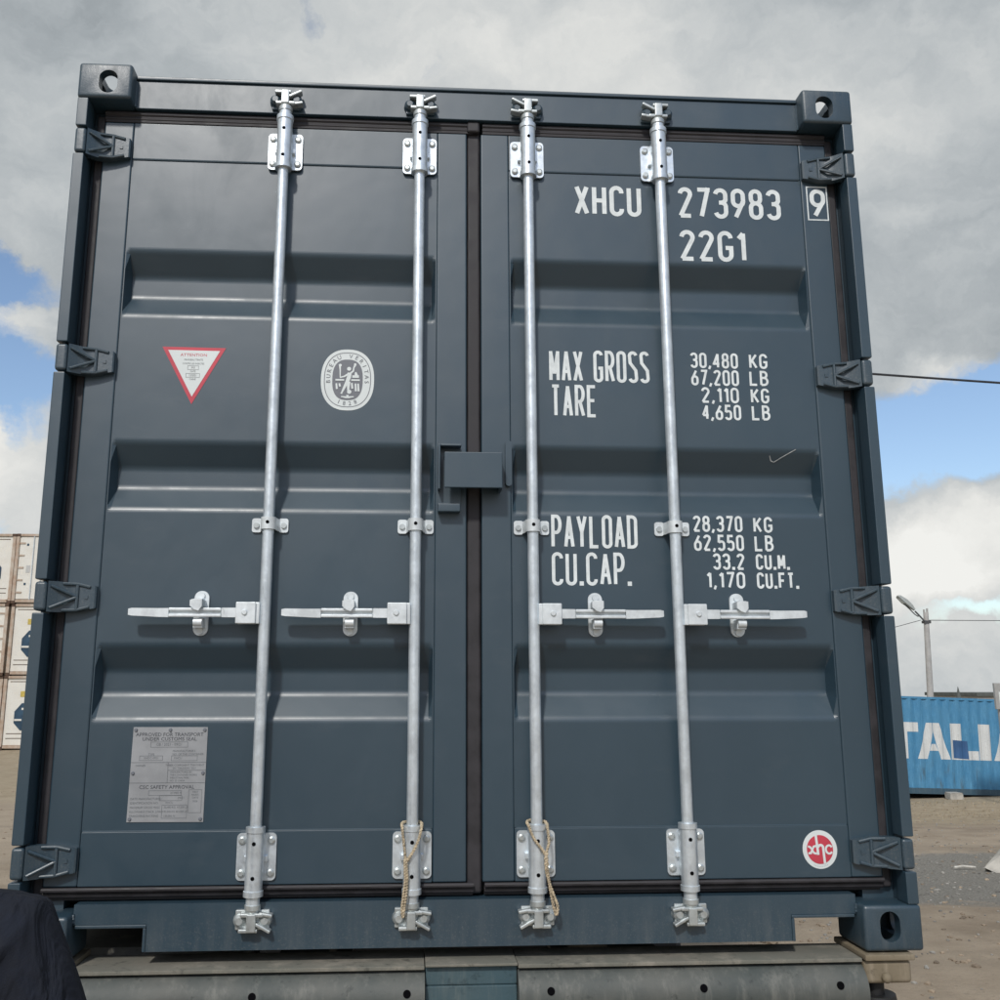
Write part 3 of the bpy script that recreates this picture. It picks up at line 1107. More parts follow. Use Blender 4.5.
ecx, ecz = -0.3780, 1.6055
em = decal('emblem_sticker', superellipse(ecx, ecz, 0.0795, 0.0955, 2.35), PY, 0.0008, M['stick_white'], ctr, 'oval white sticker with a printed figure')
bm = bmesh.new()
lp = superellipse(ecx, ecz, 0.0690, 0.0845, 2.4, 64)
add_ribbon(bm, lp + [lp[0]], 0.0022, PY - 0.0012)
obj('emblem_ring', bm, M['stick_grey'], em)
decal('emblem_field', superellipse(ecx, ecz, 0.0455, 0.0635, 2.6), PY - 0.0010, 0.0004, M['stick_grey'], em)
bm = bmesh.new()
word = 'BUREAU VERITAS'
def on_oval(a):
    c_, s_ = math.cos(a), math.sin(a)
    return Vector((ecx + 0.0568 * math.copysign(abs(c_) ** (2 / 2.4), c_), ecz + 0.0735 * math.copysign(abs(s_) ** (2 / 2.4), s_)))
path = [on_oval(R(184 - 188 * k / 400)) for k in range(401)]
run = [0.0]
for p, q in zip(path, path[1:]):
    run.append(run[-1] + (q - p).length)
for i, chh in enumerate(word):
    if i == 7:
        obj('emblem_lettering', bm, M['stick_grey'], em)
        bm = bmesh.new()
    if chh == ' ':
        continue
    d_ = run[-1] * i / (len(word) - 1)
    k = max(2, min(398, next(j for j, r_ in enumerate(run) if r_ >= d_ - 1e-9)))
    t_ = path[k + 2] - path[k - 2]
    small_text(bm, chh, 0.0180, path[k].x, path[k].y, PY - 0.0016, rot=math.atan2(t_.y, t_.x))
obj('emblem_lettering', bm, M['stick_grey'], em)
bm = bmesh.new()
for i, chh in enumerate('1828'):
    a = R(248 + 44 * i / 3)
    small_text(bm, chh, 0.0175, ecx + 0.066 * math.cos(a), ecz + 0.0745 * math.sin(a), PY - 0.0016, rot=a + math.pi / 2)
obj('emblem_lettering', bm, M['stick_grey'], em)
bm = bmesh.new()
yf = PY - 0.0018
E_ = lambda p: (ecx + p[0], ecz + p[1])
def blob(pts, ws, y):
    """a tapering limb: ribbon made of quads with changing width"""
    pts = [Vector(E_(p)) for p in pts]
    a, b = [], []
    for i, p in enumerate(pts):
        t = (pts[min(i + 1, len(pts) - 1)] - pts[max(i - 1, 0)]).normalized()
        nn = Vector((-t.y, t.x)) * ws[i] / 2
        a.append(bm.verts.new((p.x + nn.x, y, p.y + nn.y)))
        b.append(bm.verts.new((p.x - nn.x, y, p.y - nn.y)))
    for i in range(len(pts) - 1):
        bm.faces.new((a[i], a[i + 1], b[i + 1], b[i]))
blob([(0.006, 0.022), (0.004, 0.008), (0.000, -0.004), (-0.006, -0.018)], [.012, .012, .011, .008], yf)
blob([(0.000, -0.004), (-0.008, -0.022), (-0.016, -0.040), (-0.018, -0.044)], [.010, .008, .0045, .006], yf - .0001)
blob([(0.004, -0.006), (0.003, -0.022), (0.003, -0.038), (0.006, -0.040)], [.010, .008, .005, .009], yf - .0002)
blob([(0.008, 0.020), (0.017, 0.028), (0.018, 0.038), (0.022, 0.046)], [.006, .005, .004, .007], yf - .0003)
blob([(0.002, 0.018), (-0.010, 0.010), (-0.018, 0.008), (-0.022, 0.006)], [.006, .005, .004, .004], yf - .0004)
blob([(-0.022, 0.006), (-0.0225, 0.030), (-0.024, 0.048)], [.003, .004, .007], yf - .0005)
for (px_, pz_, r_) in ((0.004, 0.034, 0.0062), (0.022, 0.048, 0.004), (-0.0225, 0.045, 0.0045), (0.006, -0.038, 0.0065)):
    lp = [bm.verts.new((ecx + px_ + r_ * math.cos(2 * math.pi * k / 14), yf - 0.0006, ecz + pz_ + r_ * math.sin(2 * math.pi * k / 14))) for k in range(14)]
    bm.faces.new(lp)
blob([(-0.036, -0.001), (-0.010, -0.001)], [.005, .005], yf - .0007)
blob([(0.011, -0.001), (0.037, -0.001)], [.005, .005], yf - .0007)
blob([(0.014, 0.010), (0.034, 0.010)], [.008, .008], yf - .0007)
blob([(0.026, 0.012), (0.024, 0.024)], [.012, .004], yf - .0008)
for x_, z0_, z1_ in ((-0.033, -0.012, -0.030), (-0.024, -0.012, -0.022), (0.013, -0.010, -0.028), (0.024, -0.012, -0.036), (0.032, -0.012, -0.036)):
    blob([(x_, z0_), (x_ + 0.002, z1_)], [.005, .006], yf - .0008)
blob([(-0.018, -0.053), (-0.004, -0.055), (0.004, -0.055), (0.020, -0.053)], [.003, .006, .006, .003], yf - .0008)
blob([(0.001, -0.048), (0.001, -0.057)], [.008, .004], yf - .0009)
obj('emblem_figure', bm, M['stick_white'], em)

pl = decal('data_plate', [(-0.9425, 0.3425), (-0.7375, 0.3415), (-0.7375, 0.5925), (-0.9395, 0.5930)], PY, 0.002, M['plate'], ctr, 'riveted grey metal approval plate')
yp = PY - 0.0024
pcx = -0.840
for x_, z_ in ((-0.9325, 0.585), (-0.839, 0.585), (-0.7455, 0.585), (-0.9335, 0.470), (-0.7445, 0.470), (-0.9345, 0.350), (-0.7455, 0.3495)):
    each('rivet', M['stick_grey'], pl, [lambda b: add_cyl(b, (x_, PY - 0.001, z_), (x_, PY - 0.0055, z_), 0.0058, 0.0035, 12)])
for s_, z_ in (('APPROVED FOR TRANSPORT', 0.5725), ('UNDER CUSTOMS SEAL', 0.5605), ('CSC SAFETY APPROVAL', 0.4330)):
    each('plate_heading', M['ink'], pl, [lambda b: small_text(b, s_, 0.0135, pcx, z_, yp, xs=1.04)])
bm = bmesh.new()
for s_, sz, x_, z_, al in (
        ('GB / 2021 - 09/21', 0.0105, pcx, 0.546, 'CENTER'), ('TYPE', 0.0085, -0.887, 0.5195, 'CENTER'), ('XHDC-0921', 0.0085, -0.887, 0.510, 'CENTER'),
        ('MANUFACTURER\'S', 0.008, -0.830, 0.5285, 'LEFT'), ('NO. OF THE CONTAINER', 0.008, -0.830, 0.520, 'LEFT'),
        ('XHCU', 0.0085, -0.826, 0.5095, 'LEFT'), ('OWNER', 0.008, -0.928, 0.490, 'LEFT'),
        ('TIMBER COMPONENT TREATMENT', 0.0072, -0.795, 0.491, 'CENTER'), ('IM / TAILILEUM / 2021', 0.0072, -0.795, 0.483, 'CENTER'),
        ('MANUFACTURED BY', 0.0068, -0.833, 0.4725, 'LEFT'), ('THE CONTAINER WORKS', 0.0068, -0.833, 0.465, 'LEFT'),
        ('INDUSTRIAL PARK', 0.0068, -0.833, 0.4575, 'LEFT'), ('NO. 22 CHINA', 0.0068, -0.833, 0.450, 'LEFT'),
        ('DATE MANUFACTURED', 0.0085, -0.936, 0.4025, 'LEFT'), ('IDENTIFICATION NO.', 0.0085, -0.936, 0.3915, 'LEFT'),
        ('MAXIMUM GROSS MASS', 0.0082, -0.936, 0.3800, 'LEFT'), ('ALLOWABLE STACK. LOAD', 0.0080, -0.937, 0.3690, 'LEFT'),
        ('TRANSVERSE RACKING', 0.0082, -0.937, 0.3580, 'LEFT'),
        ('273983 9', 0.0085, -0.815, 0.4178, 'CENTER'), ('09/21', 0.0085, -0.800, 0.4045, 'CENTER'), ('XHCU', 0.0080, -0.842, 0.3925, 'LEFT'),
        ('30,480 KG  67,200 LB', 0.0078, -0.845, 0.3805, 'LEFT'), ('192,000 KG 423,280 LB', 0.0072, -0.847, 0.3690, 'LEFT'), ('150,000 N', 0.0080, -0.845, 0.3575, 'LEFT'),
        ('FIRST', 0.0072, -0.762, 0.4200, 'CENTER'), ('MAINT.', 0.0072, -0.762, 0.4125, 'CENTER'), ('DATE', 0.0072, -0.762, 0.4050, 'CENTER'), ('2026', 0.0072, -0.762, 0.3960, 'CENTER')):
    small_text(bm, s_, sz, x_, z_, yp, al, xs=0.92)
for x0_, x1_, z0_, z1_ in ((-0.890, -0.790, 0.539, 0.553), (-0.918, -0.856, 0.504, 0.516), (-0.832, -0.762, 0.503, 0.516), (-0.888, -0.800, 0.412, 0.424),
                           (-0.858, -0.798, 0.398, 0.411), (-0.850, -0.783, 0.352, 0.3865), (-0.780, -0.745, 0.366, 0.426)):
    rect_outline(bm, x0_, x1_, z0_, z1_, 0.0010, yp)
for p in ([(-0.940, 0.4985), (-0.738, 0.4985)], [(-0.941, 0.4445), (-0.738, 0.4445)], [(-0.840, 0.4985), (-0.840, 0.4445)], [(-0.840, 0.4775), (-0.738, 0.4775)]):
    add_ribbon(bm, p, 0.0012, yp - 0.0001)
obj('plate_small_print', bm, M['inksoft'], pl)

# ---- locking bars
BY = 0.030      # bar axis
BR = 0.0160


def ring_holes(bm, z, r):
    add_cyl(bm, (0, BY - r + 0.004, z), (0, BY - r - 0.0008, z), 0.0048, seg=10)


def bar_parts(root, x, out):
    """out = +1 / -1: side on which the handle lies"""
    hs, z0 = out, 0.0
    # bearing brackets
    for zc, top in ((2.343, True), (0.252, False)):
        bm = bmesh.new()
        add_prism(bm, rounded_rect(x - 0.053, x + 0.053, zc - 0.061, zc + 0.061, 0.012), 'y', FY - 0.0005, FY - 0.0065)
        za, zb = (zc - 0.068, zc + 0.096) if top else (zc - 0.088, zc + 0.074)
        add_cyl(bm, (x, BY, za), (x, BY, zb), 0.0235, seg=28)
        for zz in (za, zb):
            add_cyl(bm, (x, BY, zz - 0.007), (x, BY, zz + 0.007), 0.0262, seg=28)
        add_box(bm, x - 0.0225, x + 0.0225, BY + 0.003, FY - 0.001, zc - 0.058, zc + 0.058)
        for q in (-1, 1):
            add_box(bm, x + q * 0.026 - 0.005, x + q * 0.026 + 0.005, FY - 0.020, FY - 0.006, zc - 0.012, zc + 0.004, 0.002)
        br = obj('bearing_bracket', bm, M['galv'], root)
    # bolts of the brackets and of the clamp, and near-black plugs painted as shade in the grease holes
    bolts = []
    for zc in (2.343, 0.252):
        for q in (-1, 1):
            for w in (-1, 1):
                bx, bz = x + q * 0.039, zc + w * 0.042
                def rivet(b, bx=bx, bz=bz):
                    add_cyl(b, (bx, FY - 0.006, bz), (bx, FY - 0.0105, bz), 0.0105, 0.0100, 18)
                    add_cyl(b, (bx, FY - 0.0106, bz), (bx, FY - 0.0130, bz), 0.0098, 0.0060, 18)
                bolts.append(rivet)
    for q in (-1, 1):
        bx = x + q * 0.039
        bolts.append(lambda b, bx=bx: add_cyl(b, (bx, FY + 0.004, 1.159), (bx, FY - 0.0075, 1.159), 0.0095, 0.008, 12))
    each('bolt', M['cast'], root, bolts)
    each('grease_hole_plug', M['hole_shade'], root, [lambda b, zz=zz, r_=r_: add_cyl(b, (x, BY - r_ + 0.004, zz), (x, BY - r_ - 0.0010, zz), 0.0052, seg=12)
                                          for zz, r_ in ((2.395, 0.0235), (2.305, 0.0235), (0.292, 0.0235), (0.205, 0.0235), (1.161, 0.0210))])
    # guide clamp half way up
    bm = bmesh.new()
    add_prism(bm, rounded_rect(x - 0.052, x - 0.024, 1.139, 1.180, 0.007, 3), 'y', PY - 0.0005, PY - 0.0065)
    add_prism(bm, rounded_rect(x + 0.024, x + 0.052, 1.139, 1.180, 0.007, 3), 'y', PY - 0.0005, PY - 0.0065)
    rings = []
    n = 16
    outer = [(x + 0.0215 * math.cos(math.pi * k / n), BY - 0.0215 * math.sin(math.pi * k / n)) for k in range(n + 1)]
    outer = [(x + 0.027, PY - 0.0065), (x + 0.0222, BY + 0.015)] + outer + [(x - 0.0222, BY + 0.015), (x - 0.027, PY - 0.0065)]
    inn = [(x + (px_ - x) * 0.86, BY + (py_ - BY) * 0.86 if py_ < PY - 0.01 else PY - 0.0015) for px_, py_ in outer]
    add_prism(bm, outer + inn[::-1], 'z', 1.142, 1.177)
    obj('guide_clamp', bm, M['zinc'], root)
    # cams and keepers
    for zc, top in ((2.500, True), (0.100, False)):
        bm = bmesh.new()
        v = 1 if top else -1
        m = hs * -1      # long claw points away from the handle
        Z = lambda d: zc + v * d
        def bx(x0, x1, y0, y1, d0, d1, bev=0.003):
            add_box(bm, *sorted((x + m * x0, x + m * x1)), y0, y1, *sorted((Z(d0), Z(d1))), bev=bev)
        add_cyl(bm, (x, BY, Z(-0.036)), (x, BY, Z(-0.024)), 0.0215, seg=24)
        add_cyl(bm, (x, BY, Z(-0.024)), (x, BY, Z(-0.012)), 0.0205, 0.014, seg=24)
        bx(-0.013, 0.012, BY - 0.020, BY + 0.016, -0.016, 0.030, 0.004)
        bx(-0.030, 0.030, BY - 0.016, BY + 0.014, -0.017, -0.007)
        bx(-0.034, 0.016, BY - 0.014, BY + 0.014, 0.022, 0.032)
        # the long claw, tilted outwards
        T = Matrix.Translation((x + m * 0.030, BY - 0.004, Z(0.020))) @ Matrix.Rotation(R(-28 * m * v), 4, 'Y')
        add_box(bm, -0.022, 0.022, -0.012, 0.014, -0.0045, 0.0045, 0.003, mat=T)
        T = Matrix.Translation((x + m * 0.036, BY - 0.002, Z(-0.012))) @ Matrix.Rotation(R(-10 * m * v), 4, 'Y')
        add_box(bm, -0.018, 0.018, -0.012, 0.014, -0.0045, 0.0045, 0.003, mat=T)
        obj('locking_cam', bm, M['cast'], root)
        bm = bmesh.new()
        yk = 0.050 if top else 0.045
        for q in (-1, 1):
            xk = x + q * 0.033
            add_cyl(bm, (xk, yk, Z(0.004)), (xk, 0.030, Z(0.004)), 0.019, 0.016, 16)
            add_cyl(bm, (xk, 0.030, Z(0.004)), (xk, 0.022, Z(0.004)), 0.016, 0.009, 16)
        add_box(bm, x - 0.045, x + 0.045, yk - 0.010, yk - 0.0003, *sorted((Z(-0.022), Z(0.028))), bev=0.003)
        obj('cam_keeper', bm, M['paint'] if top else M['cast'], root)
    # handle: hub plate, lever, catch
    hz = 0.905
    X = lambda d: x + hs * d
    bm = bmesh.new()
    add_box(bm, *sorted((X(0.022), X(0.077))), BY - 0.026, BY - 0.0185, hz - 0.031, hz + 0.029, 0.003)
    add_box(bm, *sorted((X(0.022), X(0.077))), BY + 0.0005, BY + 0.0075, hz - 0.031, hz + 0.029, 0.003)
    add_box(bm, *sorted((X(0.012), X(0.030))), BY - 0.0180, BY + 0.0000, hz - 0.031, hz + 0.029, 0.003)
    add_cyl(bm, (X(0.052), BY - 0.026, hz), (X(0.052), BY - 0.031, hz), 0.009, 0.006, 14)
    obj('handle_hub', bm, M['zinc'], root)
    bm = bmesh.new()
    ya, yb = BY - 0.0165, BY - 0.0020
    def sec(d, h_, y0, y1, dz=0.0):
        return [(X(d), y0, hz + dz - h_), (X(d), y1, hz + dz - h_), (X(d), y1, hz + dz + h_), (X(d), y0, hz + dz + h_)]
    add_rings(bm, [sec(0.046, .0135, ya, yb), sec(0.115, .0130, ya, yb), sec(0.118, .0125, ya + .002, yb)])
    for q in (-1, 1):     # two flanges with a groove between them in the middle of the lever
        zq = hz + q * 0.0085
        add_box(bm, *sorted((X(0.1185), X(0.262))), ya - 0.002, yb, zq - 0.0042, zq + 0.0042, 0.002)
    add_box(bm, *sorted((X(0.1185), X(0.262))), yb - 0.006, yb - 0.001, hz - 0.0042, hz + 0.0042)
    add_rings(bm, [sec(0.2625, .0125, ya, yb, -.001), sec(0.290, .0120, ya - .002, yb, -.001), sec(0.362, .0105, ya - .002, yb - .001, .001), sec(0.372, .0085, ya, yb - .002, .001)])
    obj('handle', bm, M['zinc'], root)
    bm = bmesh.new()
    cx_ = X(0.183)
    add_prism(bm, [(cx_ + p[0], hz + p[1]) for p in rounded_rect(-0.0205, 0.0205, -0.062, 0.064, 0.0195, 7)], 'y', PY - 0.0005, PY - 0.0075)
    add_box(bm, cx_ - 0.0145, cx_ + 0.0135, BY - 0.024, PY - 0.006, hz + 0.016, hz + 0.038, 0.004)
    add_prism(bm, [(cx_ + a_, hz + b_) for a_, b_ in ((-0.0195, 0.033), (-0.014, 0.036), (0.0135, 0.036), (0.0135, 0.016), (0.004, 0.004), (-0.008, 0.008), (-0.0195, 0.018))], 'y', BY - 0.0245, BY - 0.0285)
    add_cyl(bm, (cx_ - 0.012, BY - 0.002, hz - 0.026), (cx_ + 0.012, BY - 0.002, hz - 0.026), 0.012, seg=16)
    add_box(bm, cx_ - 0.0135, cx_ + 0.0135, BY - 0.004, PY - 0.006, hz - 0.042, hz - 0.014, 0.002)
    for bz in (0.050, -0.050):
        add_cyl(bm, (cx_, PY - 0.007, hz + bz), (cx_, PY - 0.014, hz + bz), 0.010, 0.009, 14)
    obj('handle_catch', bm, M['zinc'], root)


for x, out in ((-0.589, -1), (-0.169, -1), (0.171, 1), (0.590, 1)):
    bm = bmesh.new()
    add_cyl(bm, (x, BY, 0.160), (x, BY, 2.445), BR, seg=32)
    add_cyl(bm, (x, BY, 2.4455), (x, BY, 2.470), 0.0185, seg=28)
    add_cyl(bm, (x, BY, 0.128), (x, BY, 0.1595), 0.0185, seg=28)
    lb = obj('locking_bar', bm, M['galv'], ctr)
    bar_parts(lb, x, out)

# ---- lock box between the doors
bm = bmesh.new()
add_box(bm, -0.088, 0.080, -0.010, 0.0, 1.263, 1.369, 0.003)
add_box(bm, 0.072, 0.080, 0.0005, 0.060, 1.263, 1.369)
add_box(bm, -0.0875, 0.0715, 0.0005, 0.058, 1.3615, 1.369)
add_box(bm, -0.040, -0.020, 0.0005, 0.055, 1.29, 1.345)
lk = obj('lock_box', bm, M['paint'], ctr)
bm = bmesh.new()
add_box(bm, -0.1055, -0.0375, 0.058, 0.0645, 1.2250, 1.400, 0.001)
add_box(bm, -0.1055, -0.0985, 0.022, 0.0575, 1.265, 1.400, 0.002)
add_box(bm, -0.0980, -0.0375, 0.022, 0.0575, 1.394, 1.400, 0.002)
obj('lock_box_backplate', bm, M['paint'], lk)
bm = bmesh.new()
add_box(bm, -0.1050, -0.0400, 0.030, 0.0640, 1.2000, 1.2240, 0.003)
obj('lock_box_tab', bm, M['paint'], lk)
bm = bmesh.new()
add_prism(bm, rounded_rect(0.0945, 0.1135, 1.282, 1.420, 0.0093, 5), 'y', 0.0645, 0.050)
obj('lock_box_tongue', bm, M['paint'], lk)


# ------------------------------------------------------------------ twine loops
def twisted(bm, pts, r=0.0030, turns=60):
    P = [Vector(p) for p in pts]
    # resample by Catmull-Rom
    Q = []
    for i in range(len(P) - 1):
        a, b, c, d = P[max(i - 1, 0)], P[i], P[i + 1], P[min(i + 2, len(P) - 1)]
        for k in range(10):
            t = k / 10
            Q.append(0.5 * ((2 * b) + (c - a) * t + (2 * a - 5 * b + 4 * c - d) * t * t + (3 * b - a - 3 * c + d) * t ** 3))
    Q.append(P[-1])
    dist = 0
    for ph in (0, math.pi):
        dist = 0
        S = []
        for i, q in enumerate(Q):
            if i:
                dist += (q - Q[i - 1]).length
            t = (Q[min(i + 1, len(Q) - 1)] - Q[max(i - 1, 0)]).normalized()
            u = t.cross(Vector((0, 1, 0.01))).normalized()
            v = t.cross(u)
            a = dist * 420 + ph
            S.append(q + (u * math.cos(a) + v * math.sin(a)) * r * 0.55)
        add_tube(bm, S, r, 6)


tw = thing('twine_loop', 'pale twine loop hung on the second locking bar, its tail hanging left', 'twine', (-0.169, 0.0, CZ), group='twine loops tied to locking bars')
bm = bmesh.new()
twisted(bm, [(0.026, 0.034, 0.336), (0.024, 0.006, 0.326), (0.014, -0.002, 0.292), (-0.006, -0.001, 0.256), (-0.016, 0.000, 0.245)])
twisted(bm, [(0.026, 0.034, 0.336), (0.018, 0.058, 0.339), (-0.010, 0.059, 0.339), (-0.027, 0.036, 0.338), (-0.027, 0.010, 0.328), (-0.022, 0.002, 0.290), (-0.017, 0.000, 0.250)])
obj('twine_collar', bm, M['rope'], tw)
bm = bmesh.new()
twisted(bm, [(-0.016, -0.002, 0.252), (-0.014, -0.004, 0.225), (-0.012, -0.003, 0.200), (-0.014, -0.003, 0.165), (-0.019, -0.004, 0.128), (-0.022, -0.004, 0.108)])
twisted(bm, [(-0.019, -0.002, 0.250), (-0.018, -0.004, 0.225), (-0.017, -0.003, 0.198), (-0.021, -0.003, 0.163), (-0.025, -0.004, 0.128), (-0.022, -0.004, 0.106)])
obj('twine_tail', bm, M['rope'], tw)
tw2 = thing('twine_loop', 'pale twine loop hung on the third locking bar, its narrow tail hanging right', 'twine', (0.171, 0.0, CZ), group='twine loops tied to locking bars')
bm = bmesh.new()
twisted(bm, [(-0.027, 0.034, 0.336), (-0.025, 0.006, 0.332), (-0.012, -0.002, 0.300), (0.010, -0.002, 0.272), (0.018, -0.001, 0.258)])
twisted(bm, [(-0.027, 0.034, 0.336), (-0.018, 0.058, 0.339), (0.010, 0.059, 0.339), (0.027, 0.036, 0.336), (0.0275, 0.010, 0.318), (0.029, 0.003, 0.290), (0.021, 0.000, 0.262)])
obj('twine_collar', bm, M['rope'], tw2)
bm = bmesh.new()
twisted(bm, [(0.018, -0.002, 0.262), (0.022, -0.005, 0.248), (0.018, -0.004, 0.236), (0.023, -0.003, 0.222), (0.027, -0.003, 0.190), (0.032, -0.003, 0.160), (0.038, -0.003, 0.128), (0.044, -0.003, 0.106)])
twisted(bm, [(0.023, -0.002, 0.262), (0.018, -0.005, 0.248), (0.023, -0.004, 0.236), (0.019, -0.003, 0.222), (0.028, -0.003, 0.186), (0.038, -0.003, 0.158), (0.049, -0.003, 0.128), (0.046, -0.003, 0.106)])
obj('twine_tail', bm, M['rope'], tw2)

# ------------------------------------------------------------------ trailer under the container
tr = thing('semi_trailer', 'grimy grey green trailer with a teal centre block under the dark container', 'trailer', (0, 0, CZ))
beam_prof = [(0.340, -0.026), (0.032, -0.026)] + [(0.045 - 0.072 * math.sin(R(a)), -0.096 + 0.069 * math.cos(R(a))) for a in range(10, 151, 10)] + [(0.03, -0.250), (0.340, -0.250)]
for xa, xb in ((-1.046, -0.132), (0.113, 1.046)):
    bm = bmesh.new()
    add_prism(bm, [(min(a_, 0.158), b_) for a_, b_ in beam_prof], 'x', xa, xb)
    bmm = obj('rear_beam', bm, M['beam'], tr)
    bm = bmesh.new()
    add_box(bm, xa + 0.001, xb - 0.001, 0.004, 0.162, -0.0255, -0.0155, 0.002)
    obj('beam_top_plate', bm, M['beamtop'], bmm)
    for x in ((-0.573, -0.178) if xa < 0 else (0.196, 0.600, 0.968)):
        a = R(72)
        cy, cz_ = 0.045 - 0.072 * math.sin(a), -0.096 + 0.069 * math.cos(a)
        n_ = Vector((0, -math.sin(a), math.cos(a)))
        p = Vector((x, cy, cz_))
        each('bolt_hole_plug', M['hole_shade'], bmm, [lambda b: add_cyl(b, p - n_ * 0.01, p + n_ * 0.0015, 0.0100, seg=16)])  # solid plug, its dark colour stands in for shade in a hole
bm = bmesh.new()
add_box(bm, -0.131, 0.112, 0.020, 0.158, -0.068, -0.020, 0.004)
add_box(bm, -0.131, 0.112, 0.016, 0.158, -0.28, -0.0685, 0.004)
obj('centre_block', bm, M['teal'], tr)
bm = bmesh.new()
add_box(bm, -0.131, 0.112, 0.004, 0.162, -0.0195, -0.0125, 0.002)
obj('centre_top_plate', bm, M['beamtop'], tr)
for s in (-1, 1):
    bm = bmesh.new()
    add_box(bm, *sorted((s * 1.047, s * 1.185)), -0.012, 0.190, -0.020, -0.004, 0.004)
    add_box(bm, *sorted((s * 1.047, s * 1.178)), -0.002, 0.185, -0.080, -0.0205, 0.012, 3)
    bk = obj('twist_lock_bracket', bm, M['tan'], tr)
    bm = bmesh.new()
    xk = s * 1.095
    bmesh.ops.create_uvsphere(bm, u_segments=16, v_segments=10, radius=0.013, matrix=Matrix.Translation((xk + 0.006 * s, -0.012, -0.062)))
    obj('stop_knob', bm, M['tan'], bk)
    bm = bmesh.new()
    add_cyl(bm, (xk, 0.080, -0.004), (xk, 0.080, 0.020), 0.028, seg=16)
    add_cyl(bm, (xk, 0.080, 0.020), (xk, 0.080, 0.055), 0.026, 0.008, seg=16)
    obj('lock_cone', bm, M['black'], bk)
    bm = bmesh.new()
    add_cyl(bm, (xk, 0.050, -0.080), (xk, 0.050, -0.115), 0.024, seg=20)
    add_cyl(bm, (xk, 0.050, -0.115), (xk, 0.050, -0.150), 0.052, 0.058, seg=24)
    obj('twist_lock', bm, M['black'], bk)
for s in (-1, 1):
    bm = bmesh.new()
    add_box(bm, *sorted((s * 0.40, s * 0.54)), 0.165, 12.0, -0.056, -0.036, 0.003)
    add_box(bm, *sorted((s * 0.462, s * 0.478)), 0.165, 12.0, -0.3395, -0.0565)
    add_box(bm, *sorted((s * 0.40, s * 0.54)), 0.165, 12.0, -0.360, -0.340, 0.003)
    obj('chassis_rail', bm, M['beam'], tr)
for yy in (1.6, 3.65, 4.96, 5.95):
    bm = bmesh.new()
    add_box(bm, -1.19, 1.19, yy, yy + 0.16, -0.0345, -0.012, 0.003)
    add_box(bm, -1.17, 1.17, yy + 0.03, yy + 0.13, -0.16, -0.0350, 0.004)
    obj('cross_member', bm, M['beam'], tr)
# dusty plate added behind the beam's left end, standing in for the shaded notch view
bm = bmesh.new()
pts = [(0.200, -0.14), (0.205, -0.06), (0.26, -0.020), (0.95, -0.020), (0.95, -0.024), (0.262, -0.024), (0.209, -0.062), (0.204, -0.14)]
add_prism(bm, pts, 'x', -1.26, -0.62)
obj('notch_filler_plate', bm, M['notchfill'], tr)


def make_wheel(x, y):
    bm = bmesh.new()
    r, w = 0.50, 0.13
    prof = [(0.29, -w), (0.34, -w - .012), (0.45, -w - .006), (r, -w + .03), (r, w - .03), (0.45, w + .006), (0.34, w + .012), (0.29, w)]
    n = 40
    rings = [[(x + p[1], y + p[0] * math.cos(2 * math.pi * k / n), -0.695 + p[0] * math.sin(2 * math.pi * k / n)) for p in prof] for k in range(n)]
    rings.append(rings[0])
    vr = [[bm.verts.new(p) for p in rg] for rg in rings[:-1]]
    for i in range(n):
        a, b = vr[i], vr[(i + 1) % n]
        for j in range(len(prof) - 1):
            bm.faces.new((a[j], a[j + 1], b[j + 1], b[j]))
    wh = obj('wheel', bm, M['tyre'], tr)
    bm = bmesh.new()
    add_cyl(bm, (x - 0.10, y, -0.695), (x + 0.10, y, -0.695), 0.292, seg=32)
    add_cyl(bm, (x - 0.125, y, -0.695), (x + 0.125, y, -0.695), 0.12, seg=20)
    obj('rim', bm, M['rim'], wh)


for yy in (3.0, 4.31, 5.62):
    for s in (-1, 1):
        make_wheel(s * 0.79, yy)
        make_wheel(s * 1.095, yy)
    bm = bmesh.new()
    add_cyl(bm, (-0.64, yy, -0.695), (0.64, yy, -0.695), 0.075, seg=20)
    obj('axle', bm, M['black'], tr)
for s in (-1, 1):
    bm = bmesh.new()
    add_box(bm, *sorted((s * 0.545, s * 0.665)), 9.5, 9.62, -1.44, -0.10)
    add_box(bm, *sorted((s * 0.48, s * 0.73)), 9.42, 9.70, -1.50, -1.4405)
    obj('landing_leg', bm, M['beam'], tr)


# ------------------------------------------------------------------ person at the left edge
def skin_mesh(name, joints, links, mat, parent, root=0, sub=2):
    me = bpy.data.meshes.new(name)
    me.from_pydata([j[:3] for j in joints], links, [])
    o = bpy.data.objects.new(name, me)
    COL.objects.link(o)
    sk = o.modifiers.new("skin", 'SKIN')
    sk.use_smooth_shade = True
    sd = o.modifiers.new("sub", 'SUBSURF')
    sd.levels = sd.render_levels = sub
    for i, j in enumerate(joints):
        rr = j[3] if isinstance(j[3], tuple) else (j[3], j[3])
        me.skin_vertices[0].data[i].radius = rr
        me.skin_vertices[0].data[i].use_root = (i == root)
    dg = bpy.context.evaluated_depsgraph_get()
    res = bpy.data.meshes.new_from_object(o.evaluated_get(dg))
    bpy.data.objects.remove(o)
    res.name = name
    res.materials.clear()
    res.materials.append(mat)
    for p in res.polygons:
        p.use_smooth = True
    n = bpy.data.objects.new(name, res)
    COL.objects.link(n)
    n.parent = parent
    return n


PX, PYY = -1.016, -0.90
pe = thing('person', 'person in a dark navy jacket standing close by with only one shoulder in view', 'person', (PX, PYY, 0.0), (0, 0, R(-4)))
S_ = 1.062
def J(x, y, z, r):
    return (x * S_, y * S_, z * S_, tuple(q * S_ for q in r) if isinstance(r, tuple) else r * S_)
